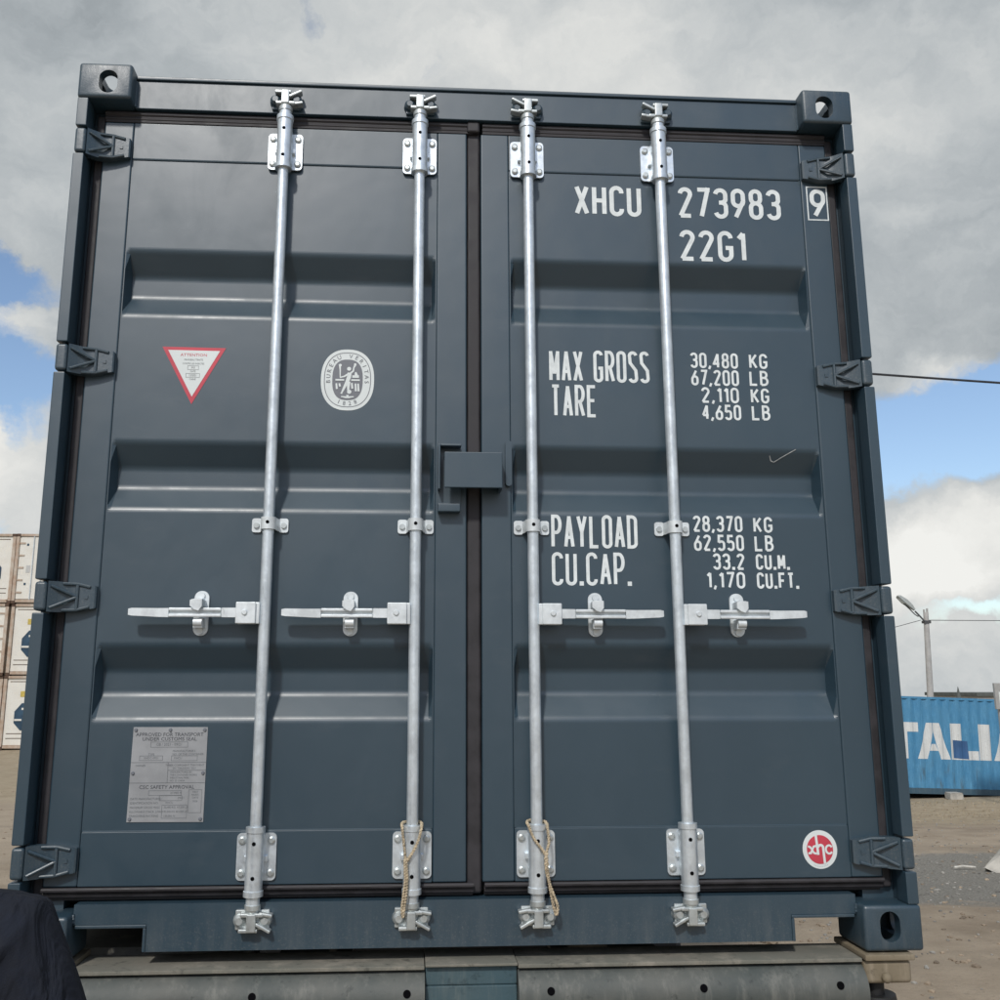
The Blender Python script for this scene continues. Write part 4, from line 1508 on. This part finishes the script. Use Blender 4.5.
# body: pelvis, spine, neck, head, arms, legs
bj = [J(0, 0, 0.93, (.145, .105)), J(0, -.01, 1.08, (.135, .10)), J(0, -.015, 1.26, (.15, .11)), J(0, -.015, 1.40, (.13, .095)), J(0, 0.0, 1.49, .060), J(0, .012, 1.555, .056),
      J(0, .02, 1.61, (.074, .085)), J(0, .022, 1.69, (.078, .098)), J(0, .015, 1.755, (.055, .07))]
bl = [(i, i + 1) for i in range(8)]
for s in (-1, 1):
    b0 = len(bj)
    bj += [J(s * .175, -.015, 1.415, .062), J(s * .235, -.015, 1.20, .045), J(s * .262, .01, 1.10, .042), J(s * .268, .09, .93, .031), J(s * .268, .115, .875, (.03, .02)), J(s * .266, .135, .82, (.04, .016))]
    bl += [(3, b0)] + [(b0 + i, b0 + i + 1) for i in range(5)]
    b1 = len(bj)
    bj += [J(s * .095, 0, .86, .088), J(s * .10, .005, .50, .056), J(s * .102, -.015, .38, .055), J(s * .104, -.02, .10, .037), J(s * .106, .0, .045, .04), J(s * .112, .14, .035, (.042, .03))]
    bl += [(0, b1)] + [(b1 + i, b1 + i + 1) for i in range(5)]
body = skin_mesh('body', bj, bl, M['skin'], pe)
# face features, ears
for s in (-1, 1):
    each('ear', M['skin'], pe, [lambda b: bmesh.ops.create_uvsphere(b, u_segments=12, v_segments=8, radius=1, matrix=Matrix.Translation((s * .079 * S_, .012 * S_, 1.665 * S_)) @ Matrix.Diagonal((.010, .020, .032, 1)))])
    each('eye', M['eye'], pe, [lambda b: bmesh.ops.create_uvsphere(b, u_segments=12, v_segments=8, radius=.012, matrix=Matrix.Translation((s * .032 * S_, .105 * S_, 1.69 * S_)))])
bm = bmesh.new()
add_rings(bm, [[(-.006, .104, 1.765), (.006, .104, 1.765), (.006, .114, 1.765), (-.006, .114, 1.765)], [(-.017, .105, 1.722), (.017, .105, 1.722), (.013, .142, 1.726), (-.013, .142, 1.726)],
               [(-.012, .102, 1.714), (.012, .102, 1.714), (.008, .122, 1.715), (-.008, .122, 1.715)]])
obj('nose', bm, M['skin'], pe)
bm = bmesh.new()
add_box(bm, -.024, .024, .100, .114, 1.686, 1.697, .003)
obj('mouth', bm, simple("lips", (0.35, 0.13, 0.11), 0.5), pe)
# fingers, rooted in the palms
for s in (-1, 1):
    for k in range(5):
        if k < 4:
            fx = s * .266 + (k - 1.5) * .0 
            fy = .110 + k * .019
            ln = (.062, .074, .070, .055)[3 - k]
            fj = [J(s * .264, fy, .815, .0085), J(s * .262, fy + .006, .80 - ln * .45, .0082), J(s * .252, fy + .010, .80 - ln * .8, .0075), J(s * .238, fy + .012, .80 - ln * 1.1, .0062)]
        else:
            fj = [J(s * .262, .160, .855, .011), J(s * .250, .182, .825, .010), J(s * .240, .190, .795, .008)]
        skin_mesh('finger', fj, [(i, i + 1) for i in range(len(fj) - 1)], M['skin'], body, 0, 1)
# clothes
jj = [J(0, -.012, .86, (.175, .130)), J(0, -.012, 1.08, (.165, .128)), J(0, -.02, 1.26, (.178, .136)), J(0, -.018, 1.405, (.150, .118)), J(0, .0, 1.47, (.085, .080)), J(0, .006, 1.51, (.074, .072))]
jl = [(i, i + 1) for i in range(5)]
for s in (-1, 1):
    b0 = len(jj)
    jj += [J(s * .166, -.018, 1.392, .088), J(s * .240, -.018, 1.235, .074), J(s * .266, .008, 1.09, .064), J(s * .270, .085, .93, .048), J(s * .270, .10, .90, .046)]
    jl += [(3, b0)] + [(b0 + i, b0 + i + 1) for i in range(4)]
skin_mesh('jacket', jj, jl, M['jacket'], pe)
tj = [J(0, 0, .93, (.150, .112))]
tl = []
for s in (-1, 1):
    b1 = len(tj)
    tj += [J(s * .096, 0, .84, .098), J(s * .10, .005, .50, .070), J(s * .102, -.012, .36, .066), J(s * .104, -.015, .09, .058)]
    tl += [(0, b1)] + [(b1 + i, b1 + i + 1) for i in range(3)]
skin_mesh('trousers', tj, tl, M['trouser'], pe)
for s in (-1, 1):
    sj = [J(s * .105, -.05, .042, .042), J(s * .108, .05, .040, .046), J(s * .114, .165, .036, (.048, .036)), J(s * .116, .20, .032, (.040, .030))]
    skin_mesh('shoe', sj, [(0, 1), (1, 2), (2, 3)], M['shoe'], pe, 0, 2)
bm = bmesh.new()
bmesh.ops.create_uvsphere(bm, u_segments=28, v_segments=18, radius=1, matrix=Matrix.Translation((0, .002, 1.712 * S_)) @ Matrix.Diagonal((.092, .112, .098, 1)))
dele = [v for v in bm.verts if (v.co.y > .055 and v.co.z < 1.775) or v.co.z < 1.665]
bmesh.ops.delete(bm, geom=dele, context='VERTS')
obj('hair', bm, M['hair'], pe)


# ------------------------------------------------------------------ containers in the background
def plain_container(name, label, loc, rot, L_, W_, H_, mats, group=None):
    """origin at base centre; long side along X"""
    t = thing(name, label, 'container', loc, rot, group)
    wall, rail = mats
    hx, hy = L_ / 2, W_ / 2
    for s in (-1, 1):
        bm = bmesh.new()
        corrugated(bm, -hx + 0.10, hx - 0.10, 0.278, 0.036, lambda u, d, v: (u, s * (hy - 0.006 - d), v), 0.155, H_ - 0.06)
        obj('side_wall', bm, wall, t)
        bm = bmesh.new()
        add_box(bm, -hx + 0.1785, hx - 0.1785, *sorted((s * (hy - 0.004), s * (hy - 0.07))), 0.012, 0.165, 0.004)
        obj('bottom_rail', bm, rail, t)
        bm = bmesh.new()
        add_box(bm, -hx + 0.1785, hx - 0.1785, *sorted((s * (hy - 0.004), s * (hy - 0.065))), H_ - 0.075, H_ - 0.012, 0.004)
        obj('top_rail', bm, wall, t)
        bm = bmesh.new()
        corrugated(bm, -hy + 0.1, hy - 0.1, 0.25, 0.04, lambda u, d, v: (s * (hx - 0.01 - d), u, v), 0.03, H_ - 0.03)
        obj('end_wall', bm, wall, t)
        for q in (-1, 1):
            bm = bmesh.new()
            add_box(bm, *sorted((s * (hx - 0.003), s * (hx - 0.11))), *sorted((q * (hy - 0.002), q * (hy - 0.11))), 0.119, H_ - 0.119, 0.006)
            obj('corner_post', bm, wall, t)
            for z0 in (0.0, H_ - 0.118):
                bm = bmesh.new()
                add_box(bm, *sorted((s * hx, s * (hx - 0.178))), *sorted((q * hy, q * (hy - 0.162))), z0, z0 + 0.118, 0.012)
                obj('corner_casting', bm, rail, t)
    bm = bmesh.new()
    corrugated(bm, -hx + 0.05, hx - 0.05, 0.209, 0.02, lambda u, d, v: (u, v, H_ - 0.014 - d), -hy + 0.06, hy - 0.06)
    obj('roof', bm, wall, t)
    return t


# blue container with worn white lettering along its side
BL, BW, BH = 12.192, 2.438, 2.591
bc = plain_container('blue_container', 'faded blue shipping container with large worn white lettering and a dark blue patch', (14.43 + 0.09, 23.52 + 1.22, -1.02), (0, R(2.0), R(3.2)), BL, BW, BH, (M['blue'], M['bluerail']))


def clip_slab(poly, a, b):
    for val, sgn in ((a, 1), (b, -1)):
        out = []
        for i in range(len(poly)):
            p, q = poly[i], poly[(i + 1) % len(poly)]
            dp, dq = sgn * (p[0] - val), sgn * (q[0] - val)
            if dp >= 0:
                out.append(p)
            if (dp > 0 and dq < 0) or (dp < 0 and dq > 0):
                t = dp / (dp - dq)
                out.append((p[0] + (q[0] - p[0]) * t, p[1] + (q[1] - p[1]) * t))
        poly = out
        if len(poly) < 3:
            return []
    return poly


def side_paint(name, polys, mat, off, parent):
    """paint convex polygons (x, z) onto the corrugated side that faces -Y"""
    hx, hy = BL / 2, BW / 2
    br = []
    u = -hx + 0.10
    while u < hx - 0.1:
        br += [u + f * 0.278 for f in (0, .26, .5, .76)]
        u += 0.278
    def depth(x):
        f = ((x + hx - 0.10) / 0.278) % 1.0
        if f < .26: return 0
        if f < .5: return (f - .26) / .24
        if f < .76: return 1
        return 1 - (f - .76) / .24
    bm = bmesh.new()
    for poly in polys:
        for a, b in zip(br, br[1:]):
            c = clip_slab(poly, a + 1e-6, b - 1e-6)
            if c:
                bm.faces.new([bm.verts.new((x, -(hy - 0.006 - 0.036 * depth(x)) - off, z)) for x, z in c])
    for f in bm.faces:
        f.normal_update()
        if f.normal.y > 0:
            f.normal_flip()
    return obj(name, bm, mat, parent, recalc=False)


LZ0, LZ1 = 0.925, 1.885
def letter_I(x0, w=0.37):
    return [[(x0, LZ0), (x0 + w, LZ0), (x0 + w, LZ1), (x0, LZ1)]]
def letter_L(x0, w=0.80):
    return [[(x0, LZ0), (x0 + .33, LZ0), (x0 + .33, LZ1), (x0, LZ1)], [(x0 + .3301, LZ0), (x0 + w, LZ0), (x0 + w, LZ0 + .24), (x0 + .3301, LZ0 + .24)]]
def letter_T(x0, w=0.95):
    return [[(x0, LZ1 - .25), (x0 + w, LZ1 - .25), (x0 + w, LZ1), (x0, LZ1)], [(x0 + .31, LZ0), (x0 + w - .31, LZ0), (x0 + w - .31, LZ1 - .2501), (x0 + .31, LZ1 - .2501)]]
def letter_A(x0, w=0.93):
    c = x0 + w / 2
    return [[(x0, LZ0), (x0 + .28, LZ0), (c - .008, LZ1 - .22), (c - .008, LZ1), (c - .18, LZ1)], [(x0 + w, LZ0), (c + .18, LZ1), (c + .008, LZ1), (c + .008, LZ1 - .22), (x0 + w - .28, LZ0)],
            [(c - .13, LZ0 + .22), (c + .13, LZ0 + .22), (c + .07, LZ0 + .40), (c - .07, LZ0 + .40)]]
bx0 = -14.52
side_paint('side_lettering', letter_I(11.86 + bx0) + letter_T(12.55 + bx0) + letter_A(13.46 + bx0) + letter_L(14.42 + bx0) + letter_I(15.24 + bx0, .36) + letter_A(15.68 + bx0), M['sidewhite'], 0.0035, bc)
side_paint('paint_patch', [[(14.50 + bx0, LZ0 + 0.04), (14.92 + bx0, LZ0 + 0.02), (14.90 + bx0, LZ0 + 0.50), (14.50 + bx0, LZ0 + 0.52)]], M['bluepatch'], 0.007, bc)
bm = bmesh.new()
add_box(bm, -0.18, 0.18, -0.15, 0.15, 0, 0.21, 0.04, 2)
for v in bm.verts:
    v.co += Vector((random.uniform(-.02, .02), random.uniform(-.02, .02), random.uniform(-.012, .012)))
cb = obj('concrete_block', bm, M['concrete'], loc=(14.33, 23.25, ground_z(14.33, 23.25) - 0.03))
tag(cb, 'pale concrete block under the edge of the blue container', 'concrete block')

# white refrigerated containers stacked three high, seen end on
RH, RW, RL = 2.84, 2.438, 12.19


def reefer(loc, kind, label, group):
    t = thing('refrigerated_container', label, 'container', loc, (0, 0, 0), group)
    hw = RW / 2
    for s in (-1, 1):
        bm = bmesh.new()
        corrugated(bm, 0.18, RL - 0.1, 0.40, 0.02, lambda u, d, v: (s * (hw - 0.01 - d), u, v), 0.05, RH - 0.05)
        obj('side_wall', bm, M['white_box'], t)
        bm = bmesh.new()
        add_box(bm, *sorted((s * (hw - 0.003), s * (hw - 0.13))), 0.003, 0.16, 0.119, RH - 0.119, 0.006)
        obj('corner_post', bm, M['white_post'], t)
        for z0 in (0.0, RH - 0.118):
            bm = bmesh.new()
            add_box(bm, *sorted((s * hw, s * (hw - 0.162))), 0.0, 0.178, z0, z0 + 0.118, 0.012)
            obj('corner_casting', bm, M['seam'], t)
    bm = bmesh.new()
    add_box(bm, -hw + 0.163, hw - 0.163, 0.01, 0.16, RH - 0.10, RH - 0.008, 0.004)
    obj('top_rail', bm, M['white_post'], t)
    bm = bmesh.new()
    add_box(bm, -hw + 0.163, hw - 0.163, 0.01, 0.16, 0.055, 0.17, 0.004)
    obj('bottom_rail', bm, M['white_post'], t)
    bm = bmesh.new()
    add_box(bm, -hw + 0.02, hw - 0.02, 0.17, RL, RH - 0.05, RH - 0.015)
    add_box(bm, -hw + 0.02, hw - 0.02, RL - 0.06, RL, 0.02, RH - 0.051)
    add_box(bm, -hw + 0.02, hw - 0.02, 0.17, RL - 0.061, 0.02, 0.10)
    obj('shell', bm, M['white_box'], t)
    if kind == 'doors':
        for s in (-1, 1):
            bm = bmesh.new()
            add_box(bm, *sorted((s * 0.012, s * (hw - 0.135))), 0.06, 0.14, 0.19, RH - 0.11, 0.008)
            d = obj('door', bm, M['white_panel'], t)
            each('hinge', M['white_post'], d, [lambda b, zz=zz: add_box(b, *sorted((s * (hw - 0.01), s * (hw - 0.36))), 0.035, 0.0595, zz, zz + 0.07, 0.005) for zz in (0.42, 0.92, 1.42, 1.92, 2.42)])
            each('locking_rod', M['galv'], d, [lambda b, xx=xx: add_cyl(b, (s * xx, 0.03, 0.12), (s * xx, 0.03, RH - 0.06), 0.02, seg=10) for xx in (0.16, 0.52)])
            each('vent', M['fan_blue'], d, [lambda b, zz=zz: add_box(b, *sorted((s * 0.72, s * 0.80)), 0.050, 0.0595, zz, zz + 0.09) for zz in (0.75, 2.35)])
            bm = bmesh.new()
            add_box(bm, *sorted((s * 0.60, s * 0.76)), 0.052, 0.0595, 1.25, 1.55)
            obj('sticker', bm, M['platebox'], d)
    else:
        bm = bmesh.new()
        add_box(bm, -hw + 0.135, hw - 0.135, 0.07, 0.15, 0.175, RH - 0.105, 0.008)
        p = obj('machinery_panel', bm, M['white_panel'], t)
        oct_ = [(-0.72, 1.02), (-0.46, 0.74), (0.46, 0.74), (0.72, 1.02), (0.72, 1.46), (0.46, 1.78), (-0.46, 1.78), (-0.72, 1.46)]
        bm = bmesh.new()
        add_prism(bm, oct_, 'y', 0.0695, 0.050)
        obj('fan_opening', bm, M['fan_blue'], p)
        each('fan_bracket', M['white_panel'], p, [lambda b, q=q: add_box(b, q[0], q[1], 0.035, 0.0495, q[2], q[3]) for q in ((-0.70, -0.42, 1.10, 1.17), (-0.45, -0.25, 1.52, 1.60), (0.22, 0.52, 1.10, 1.17))])
        each('fan_shroud', M['fan_blue'], p, [lambda b, xx=xx: add_cyl(b, (xx, 0.0498, 1.30), (xx, 0.044, 1.30), 0.27, 0.25, 28) for xx in (-0.33, 0.33)])
        bm = bmesh.new()
        add_box(bm, -0.55, -0.35, 0.058, 0.0695, 2.02, 2.24)
        obj('warning_sticker', bm, M['yellow'], p)
        each('panel_seam', M['seam'], p, [lambda b, zz=zz: add_box(b, -0.98, 0.98, 0.060, 0.0695, zz, zz + 0.025) for zz in (0.60, 0.42, 2.60)])
    return t


RX1, RX2, RY, RZ = -16.29 + RW / 2 + 0.02, -16.29 - RW / 2 - 0.03, 37.0, -0.56
G_ = 'white refrigerated containers stacked at the left'
reefer((RX1, RY, RZ), 'fan', 'bottom white reefer of the right stack, dark octagonal fan opening just above the ground', G_)
reefer((RX1 + .02, RY + .03, RZ + RH), 'fan', 'middle white reefer of the right stack, below the one with closed doors', G_)
reefer((RX1 - .01, RY - .02, RZ + 2 * RH), 'doors', 'topmost white reefer of the right stack, turned with its hinged doors this way', G_)
reefer((RX2, RY + .05, RZ), 'fan', 'bottom white reefer of the left stack, cut off by the left edge of the photo', G_)
reefer((RX2 - .02, RY, RZ + RH), 'doors', 'middle white reefer of the left stack, cut off by the left edge of the photo', G_)
reefer((RX2 + .01, RY + .02, RZ + 2 * RH), 'fan', 'topmost white reefer of the left stack, part of its fan opening at the photo edge', G_)

# ------------------------------------------------------------------ lamp post, cables, sign, far roofs
gz = ground_z(16.9, 28.6)
lp_ = thing('lamp_post', 'pale concrete lamp post with a single tilted lamp behind the blue container', 'lamp post', (16.74, 28.6, gz), (0, R(2.2), 0))
bm = bmesh.new()
ph = 4.28 - gz
add_cyl(bm, (0, 0, -0.2), (0, 0, ph), 0.125, 0.080, 16)
add_box(bm, -0.075, -0.035, -0.03, 0.03, ph - 0.02, ph + 0.10)
add_box(bm, 0.030, 0.070, -0.03, 0.03, ph - 0.02, ph + 0.14)
obj('pole', bm, M['poleconc'], lp_)
bm = bmesh.new()
add_tube(bm, [(0.0, -0.09, ph - 0.32), (-0.14, -0.10, ph - 0.27), (-0.30, -0.10, ph - 0.10), (-0.42, -0.10, ph + 0.02)], 0.028, 10)
add_tube(bm, [(-0.30, -0.07, ph - 0.15), (-0.42, -0.07, ph - 0.08), (-0.60, -0.07, ph + 0.10), (-0.78, -0.07, ph + 0.26)], 0.018, 8)
add_box(bm, -0.11, 0.11, -0.115, 0.11, ph - 0.36, ph - 0.27, 0.01)
obj('lamp_arm', bm, M['lampdark'], lp_)
bm = bmesh.new()
T = Matrix.Translation((-0.72, -0.10, ph + 0.28)) @ Matrix.Rotation(R(38), 4, 'Y')
def lsec(x, w, h0, h1):
    return [T @ Vector(p) for p in ((x, -w, h0), (x, w, h0), (x, w * .8, h1), (x, -w * .8, h1))]
add_rings(bm, [lsec(-0.36, .05, -.005, .03), lsec(-0.32, .12, -.03, .06), lsec(-0.05, .14, -.05, .09), lsec(0.18, .10, -.04, .075), lsec(0.36, .04, -.02, .03)])
hd = obj('lamp_head', bm, M['lampgrey'], lp_)
bm = bmesh.new()
add_rings(bm, [lsec(-0.28, .10, -.045, -.029), lsec(-0.05, .12, -.066, -.049)])
obj('lamp_glass', bm, M['stick_white'], hd)


def cable(name, label, a, b, sag, r, n=40):
    bm = bmesh.new()
    a, b = Vector(a), Vector(b)
    pts = []
    for i in range(n + 1):
        t = i / n
        p = a.lerp(b, t)
        p.z -= sag * 4 * t * (1 - t)
        pts.append(p)
    add_tube(bm, pts, r, 6)
    o = obj(name, bm, M['cable'])
    return tag(o, label, 'cable', 'overhead cables')


cable('overhead_cable', 'thick dark overhead cable crossing high beside the container\'s right edge', (2.6, 10.40, 6.62), (24.0, 9.70, 5.60), 0.16, 0.0165)
up = thing('utility_pole', 'wooden pole behind the dark container that carries the thick cable', 'utility pole', (2.6, 10.55, ground_z(2.6, 10.55)))
bm = bmesh.new()
add_cyl(bm, (0, 0, -0.3), (0, 0, 6.75 - up.location.z), 0.14, 0.10, 16)
obj('pole', bm, M['poleconc'], up)
bm = bmesh.new()
add_cyl(bm, (0, -0.15, 6.52 - up.location.z), (0, -0.15, 6.66 - up.location.z), 0.035, 0.045, 12)
add_box(bm, -0.02, 0.02, -0.16, 0.0, 6.48 - up.location.z, 6.53 - up.location.z)
obj('insulator', bm, M['lampdark'], up)
cable('overhead_cable', 'thin cable running right from the top of the lamp post', (16.90, 28.55, 4.02), (44.0, 27.0, 4.30), 0.12, 0.011)
cable('overhead_cable', 'thin cable slanting down left from the lamp post arm', (16.70, 28.50, 4.02), (4.0, 28.4, 0.9), 0.05, 0.010)

sb = thing('sign_board', 'grey board with a white notice, cut by the right edge of the photo', 'sign', (14.80, 20.95, ground_z(14.8, 20.95)))
zb = 1.31 - sb.location.z
bm = bmesh.new()
add_box(bm, -0.47, 0.47, -0.04, 0.04, zb, zb + 0.64, 0.01)
obj('board', bm, M['signgrey'], sb)
bm = bmesh.new()
add_box(bm, -0.38, 0.38, -0.052, -0.041, zb + 0.06, zb + 0.42)
nt = obj('notice', bm, M['stick_white'], sb)
bm = bmesh.new()
for k in range(3):
    add_ribbon(bm, [(-0.32, zb + 0.14 + k * 0.09), (0.30 - 0.1 * (k == 0), zb + 0.14 + k * 0.09)], 0.025, -0.0525)
obj('notice_print', bm, M['inksoft'], nt)
each('post', M['signgrey'], sb, [lambda b, s=s: add_box(b, s * 0.34 - 0.03, s * 0.34 + 0.03, 0.041, 0.10, -0.2, zb + 0.60, 0.004) for s in (-1, 1)])

fb = thing('low_building', 'low far building whose dark flat roof just shows above the blue container', 'building', (36.4, 58.5, -1.1))
box('wall', (-1.4, 6.0, -2.0, 4.0, -0.2, 2.30), M['wall'], fb)
bm = bmesh.new()
add_box(bm, -1.5, 6.1, -2.15, 4.1, 2.305, 2.52, 0.02)
obj('roof', bm, M['roofdark'], fb)
each('window', M['fan_blue'], fb, [lambda b, xx=xx: add_box(b, xx, xx + 0.8, -2.03, -2.003, 0.8, 1.9) for xx in (-0.6, 0.9, 2.4, 3.9)])
bm = bmesh.new()
add_cyl(bm, (0, 0, -0.2), (0, 0, 2.15), 0.09, 0.08, 10)
add_cyl(bm, (0, 0, 2.15), (0, 0, 2.95), 0.17, 0.012, 8)
mp = obj('mast', bm, M['roofdark'], loc=(33.85, 56.56, -1.15))
tag(mp, 'small dark pointed mast rising behind the blue container, right of the lamp post', 'mast')

# ------------------------------------------------------------------ rubble, stick, stones, weeds
bm = bmesh.new()
rr_ = random.Random(5)
hull = [(-0.62, -0.05, 0.02), (-0.40, 0.20, 0.0), (-0.35, -0.28, -0.05), (-0.10, 0.05, 0.30), (0.05, -0.25, 0.20), (0.15, 0.30, 0.42), (0.45, -0.05, 0.62), (0.70, 0.25, 0.55), (0.75, -0.30, 0.30),
        (0.70, -0.35, -0.1), (0.80, 0.40, -0.1), (0.0, 0.45, -0.1), (-0.05, -0.42, -0.12), (-0.3, 0.3, -0.1)]
for p in hull:
    bm.verts.new(p)
bmesh.ops.convex_hull(bm, input=bm.verts)
bmesh.ops.subdivide_edges(bm, edges=bm.edges, cuts=4, use_grid_fill=True)
for v in bm.verts:
    v.co += Vector((rr_.uniform(-1, 1), rr_.uniform(-1, 1), rr_.uniform(-1, 1))) * 0.018
rb = obj('concrete_rubble', bm, M['concrete'], loc=(7.35, 9.25, ground_z(7.3, 9.25) + 0.02))
tag(rb, 'broken pale concrete lump lying on the gravel at the right edge', 'rubble')
rb.rotation_euler = (0, 0, 0.1)
bm = bmesh.new()
add_tube(bm, [(-0.14, 0, 0), (-0.03, 0.01, 0.012), (0.12, -0.02, 0.004)], [0.014, 0.016, 0.011], 7)
sk_ = obj('stick', bm, M['wood'], loc=(6.62, 9.35, ground_z(6.62, 9.35) + 0.03))
tag(sk_, 'short pale stick lying on the gravel beside the concrete lump', 'stick')

rs = random.Random(11)
bm = bmesh.new()
for _ in range(3600):
    y = rs.uniform(2.0, 20.0)
    x = rs.uniform(1.6, 3.2 + y * 0.75)
    near_gravel = ((x - 7) / 4.2) ** 2 + ((y - 8.6) / 2.3) ** 2 < 1.0
    if not near_gravel and rs.random() < 0.55:
        continue
    sz = rs.uniform(0.006, 0.020) * (1.5 if rs.random() < 0.06 else 1)
    mt = Matrix.Translation((x, y, ground_z(x, y) + sz * 0.25)) @ Matrix.Rotation(rs.uniform(0, 6), 4, 'Z') @ Matrix.Diagonal((sz * rs.uniform(.8, 1.5), sz * rs.uniform(.7, 1.1), sz * rs.uniform(.5, .8), 1))
    bmesh.ops.create_icosphere(bm, subdivisions=1, radius=1.0, matrix=mt)
tag(obj('gravel', bm, M['stone'], recalc=False), 'loose grey stones scattered over the sandy ground', 'gravel', kind='stuff')

bm = bmesh.new()
for _ in range(1500):
    y = rs.uniform(2.5, 19.0)
    x = rs.uniform(2.0, 3.4 + y * 0.75) if rs.random() < 0.75 else rs.uniform(-9.0, -2.2)
    sz = rs.uniform(0.010, 0.030) * (1.8 if rs.random() < 0.05 else 1)
    mt = Matrix.Translation((x, y, ground_z(x, y) + sz * 0.15)) @ Matrix.Rotation(rs.uniform(0, 6), 4, 'Z') @ Matrix.Diagonal((sz * rs.uniform(.8, 1.6), sz * rs.uniform(.7, 1.1), sz * rs.uniform(.4, .7), 1))
    bmesh.ops.create_icosphere(bm, subdivisions=1, radius=1.0, matrix=mt)
tag(obj('dirt_clods', bm, simple("dry_dirt_clod", (0.27, 0.215, 0.16), 0.95, 0, 0.45, 3.0), recalc=False), 'small dry dirt clods strewn over the sandy yard', 'dirt clods', kind='stuff')

bm = bmesh.new()
for _ in range(2200):
    y = 17.5 + abs(rs.gauss(0, 2.2))
    x = rs.uniform(7.5, 19.0)
    if y > 23.0:
        continue
    z = ground_z(x, y)
    h_ = rs.uniform(0.02, 0.06) * (1.7 if rs.random() < 0.05 else 1)
    a = rs.uniform(0, 6.28)
    dx, dy = math.cos(a) * 0.008, math.sin(a) * 0.008
    lx, ly = rs.uniform(-.08, .08), rs.uniform(-.08, .08)
    bm.faces.new([bm.verts.new((x - dx, y - dy, z - .01)), bm.verts.new((x + dx, y + dy, z - .01)), bm.verts.new((x + lx, y + ly, z + h_))])
tag(obj('dry_weeds', bm, M['weed'], recalc=False), 'dry straw coloured weeds along the verge by the blue container', 'weeds', kind='stuff')
